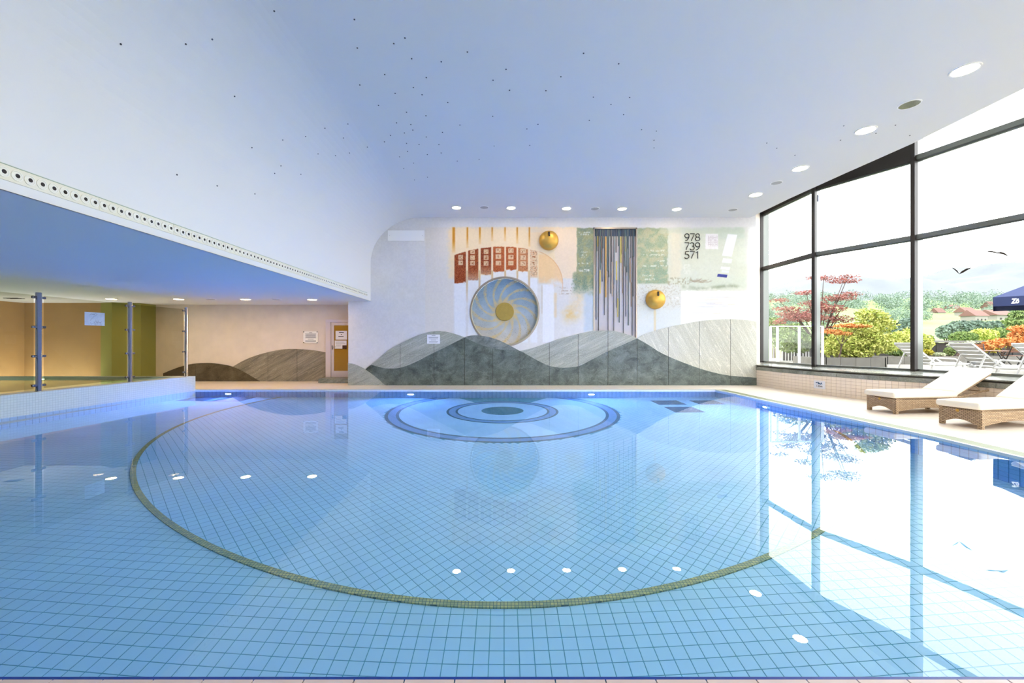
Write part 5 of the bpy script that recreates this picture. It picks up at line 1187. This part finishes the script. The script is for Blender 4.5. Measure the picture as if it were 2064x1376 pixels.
# ------------------------------------------------------------------ planters, fence, balustrade
def planter(name, label, u0, u1, vt, y, n, depth=1.6):
    a, b = at(u0, vt, y), at(u1, vt, y); root = empty(name, ((a.x + b.x) / 2, y, ZTE), label=label, cat='planter'); Lw = (b.x - a.x) / n; h = a.z - ZTE
    for k in range(n): MB().box((a.x + Lw * (k + .5) - root.location.x, .04, h / 2), (Lw - .012, .08, h)).build('wall_panel', MAT['concrete'], root)
    for s in (-1, 1): MB().box((s * (b.x - a.x) / 2, depth / 2, h / 2), (.08, depth, h)).build('wall_panel', MAT['concrete'], root)
    MB().box((0, depth / 2 + .05, h / 2 - .05), (b.x - a.x - .05, depth, h - .02)).build('soil', MAT['soil'], root)
planter('concrete_planter', 'concrete planter box under the lime shrub', 1664, 1786, 720.5, 14.6, 4)
planter('concrete_planter', 'long low concrete planter behind the white loungers', 1788, 2064, 718, 17.1, 8, 2.0)
fn = empty('garden_fence', (at(1930, 0, 20).x, 20, ZTE), label='dark wooden fence with a flat cap behind the planters', cat='fence')
x0, x1 = at(1580, 0, 20).x, at(2080, 0, 20).x; n_ = 13; Lw = (x1 - x0) / n_; zt_ = HC - (690 - CY) / F * 20
for k in range(n_):
    MB().box((x0 + Lw * (k + .5) - fn.location.x, 0, (zt_ - ZTE) / 2), (Lw - .1, .04, zt_ - ZTE - .04)).build('panel', MAT['wood_dark'], fn)
    MB().box((x0 + Lw * k - fn.location.x, 0, (zt_ - ZTE) / 2), (.09, .09, zt_ - ZTE)).build('post', MAT['wood_dark'], fn)
MB().box(((x0 + x1) / 2 - fn.location.x, -.02, zt_ - ZTE + .05), (x1 - x0, .2, .09)).build('cap', plain('grey_cap', rgb(108, 108, 104), .7), fn)
bal = empty('glass_balustrade', (at(1610, 0, 14.35).x, 14.35, ZTE), label='glass wind screen with pale steel posts at the window corner', cat='glass screen')
ht = HC - (658 - CY) / F * 14.35 - ZTE
ux = [1553, 1567, 1611, 1658]
for u in ux: MB().box((at(u, 0, 14.35).x - bal.location.x, 0, ht / 2), (.06, .05, ht)).build('post', MAT['plastic'], bal)
for u0, u1 in zip(ux[:-1], ux[1:]):
    xa, xb = at(u0, 0, 14.35).x - bal.location.x, at(u1, 0, 14.35).x - bal.location.x
    m_ = MB(); m_.add([(xa + .04, 0, .1), (xb - .04, 0, .1), (xb - .04, 0, ht - .05), (xa + .04, 0, ht - .05)], [(0, 1, 2, 3)]); m_.build('pane', MAT['winglass'], bal)
MB().box(((at(1553, 0, 14.35).x + at(1658, 0, 14.35).x) / 2 - bal.location.x, 0, ht + .01), (at(1658, 0, 14.35).x - at(1553, 0, 14.35).x, .06, .04)).build('handrail', MAT['plastic'], bal)
rl = empty('metal_railing', (at(1600, 0, 17.5).x, 17.5, ZTE), label='white barred railing behind the glass wind screen', cat='railing'); xa, xb = at(1548, 0, 17.5).x, at(1660, 0, 17.5).x
for z in (.12, .98): MB().box(((xa + xb) / 2 - rl.location.x, 0, z), (xb - xa, .04, .04)).build('rail', MAT['plastic'], rl)
bmh = MB().box((0, 0, .55), (.02, .02, .86)).mesh('bar', MAT['plastic'])
for k in range(20): place('bar', bmh, rl, (xa + (xb - xa) * k / 19 - rl.location.x, 0, 0))

# ------------------------------------------------------------------ white slatted loungers outdoors
def make_deckchair():
    root = empty('garden_lounger', (0, 0, 0)); wd = .68
    for yy in (0, wd):
        MB().tube([(0, yy, .30), (.5, yy, .33), (1.0, yy, .30), (1.35, yy, .31)], .03, 8).build('side_rail', MAT['plastic'], root)
        MB().tube([(.08, yy, .30), (.02, yy, 0)], .028, 8).build('leg', MAT['plastic'], root)
        MB().tube([(1.25, yy, .30), (1.34, yy, 0)], .028, 8).build('leg', MAT['plastic'], root)
        MB().tube([(.55, yy, .32), (.75, yy, .47), (1.2, yy, .50), (1.34, yy, .34)], .022, 8).build('armrest', MAT['plastic'], root)
        MB().bar((1.18, yy, .32), (1.75, yy, .88), .04, .03, (0, 1, 0)).build('back_rail', MAT['plastic'], root)
        MB().tube([(1.5, yy, .62), (1.72, yy, .02)], .02, 6).build('back_prop', MAT['plastic'], root)
    for k in range(9): MB().box((.1 + k * .13, wd / 2, .325), (.105, wd - .03, .018)).build('slat', MAT['plastic'], root)
    d_ = Vector((.57, 0, .56)).normalized(); Mx = Matrix((d_, Vector((0, 1, 0)), Vector((-d_.z, 0, d_.x)))).transposed()
    for k in range(6):
        c = Vector((1.22, 0, .36)) + d_ * (.05 + k * .135); MB().box((c.x, wd / 2, c.z), (.112, wd - .02, .018), M=Mx).build('slat', MAT['plastic'], root)
    return root
dk = make_deckchair()
spots = [(13.35, 11.9, 168, 'white slatted garden lounger left of the second window post'), (13.3, 10.35, 168, 'white slatted garden lounger right of the second window post'), (13.7, 9.35, 168, 'white slatted garden lounger at the right picture edge')]
for i, (x, y, an, lab) in enumerate(spots):
    o = dk if i == 0 else copy_tree(dk)
    o.location = (x, y, ZTE); o.rotation_euler = (0, 0, math.radians(an)); tag(o, lab, 'sun lounger', 'white loungers on the terrace')

# ------------------------------------------------------------------ wooden folding chairs and table
def folding_chair(name, loc, rz, label):
    root = empty(name, loc, rz, label, 'chair', 'wooden folding chairs on the terrace'); wd = .42
    for yy in (0, wd):
        MB().bar((-.22, yy, 0), (.18, yy, .86), .02, .03, (0, 1, 0)).build('frame_rail', MAT['blackmetal'], root); MB().bar((.24, yy, 0), (-.2, yy, .44), .02, .03, (0, 1, 0)).build('leg', MAT['blackmetal'], root)
    for k in range(5): MB().box((-.2 + k * .09, wd / 2, .45), (.075, wd, .018)).build('seat_slat', MAT['wood'], root)
    for k in range(4): MB().box((.09 + k * .026, wd / 2, .6 + k * .075), (.018, wd, .062)).build('back_slat', MAT['wood'], root)
    return root
yt = 15.0
tp = at(2003, 707, yt)
tb = empty('folding_table', (tp.x, yt, ZTE), .35, 'small wooden folding table with crossed black legs', 'table')
for k in range(6): MB().box((0, -.25 + k * .1, tp.z - ZTE), (1.0, .085, .02)).build('top_slat', MAT['wood'], tb)
for yy in (-.2, .2):
    MB().bar((-.32, yy, 0), (.30, yy, tp.z - ZTE - .01), .025, .025, (0, 1, 0)).build('leg', MAT['blackmetal'], tb); MB().bar((.32, yy, 0), (-.30, yy, tp.z - ZTE - .01), .025, .025, (0, 1, 0)).build('leg', MAT['blackmetal'], tb)
p = at(1985, 735, 15.7); folding_chair('folding_chair', (p.x, 15.7, ZTE), .9, 'wooden folding chair on the far side of the table')
p = at(2032, 735, 14.5); folding_chair('folding_chair', (p.x, 14.5, ZTE), -1.75, 'wooden folding chair right of the table')

# ------------------------------------------------------------------ navy parasol
yk = 12.2; c0 = at(2002, 598, yk); zl = HC - (617.5 - CY) / F * yk; zh = HC - (599 - CY) / F * yk
hx, hy = 1.5, 1.5; zl -= ZTE; zh -= ZTE; an = math.radians(-50)
cor = [(-hx, -hy), (hx, -hy), (hx, hy), (-hx, hy)]; apex = (0, 0, zh + .85); off = Matrix.Rotation(an, 3, 'Z') @ Vector((-hx, -hy, 0))
par = empty('parasol', (c0.x - off.x, yk - off.y, ZTE), an, 'navy blue parasol with white lettering at the right edge', 'parasol')
cn = MB(); cn.add([(x, y, zh) for x, y in cor] + [apex], [(0, 1, 4), (1, 2, 4), (2, 3, 4), (3, 0, 4)]); cn.build('canopy', MAT['parasol'], par)
VL = []
for i in range(4):
    a, b = cor[i], cor[(i + 1) % 4]; m_ = MB(); e1 = Vector((b[0] - a[0], b[1] - a[1])).normalized(); nn = Vector((e1.y, -e1.x)) * .006
    m_.add([(a[0], a[1], zl), (b[0], b[1], zl), (b[0], b[1], zh), (a[0], a[1], zh), (a[0] + nn.x, a[1] + nn.y, zl), (b[0] + nn.x, b[1] + nn.y, zl), (b[0] + nn.x, b[1] + nn.y, zh), (a[0] + nn.x, a[1] + nn.y, zh)], [(0, 1, 2, 3), (4, 5, 6, 7), (0, 1, 5, 4), (2, 3, 7, 6)]); vl_ = m_.build('valance', MAT['parasol'], par); VL.append(vl_)
MB().tube([(0, 0, 0), (0, 0, zh + .8)], .03, 10).build('pole', MAT['wood'], par); MB().lathe([(.001, .08), (.3, .08), (.34, 0)], n=24).build('base', MAT['concrete'], par)
for x, y in cor: MB().tube([(0, 0, zh + .75), (x * .98, y * .98, zh - .01)], .012, 6).build('rib', MAT['wood'], par)
e1 = Vector((cor[1][0] - cor[0][0], cor[1][1] - cor[0][1])).normalized()
text_mesh('lettering', 'Zö', .19, MAT['whiteprint'], VL[0], (cor[0][0] + e1.x * .34, cor[0][1] + e1.y * .35 - .012, zl + .07), (PI / 2, 0, math.atan2(e1.y, e1.x)), .002, .009, .12).scale = (.6, 1, 1)
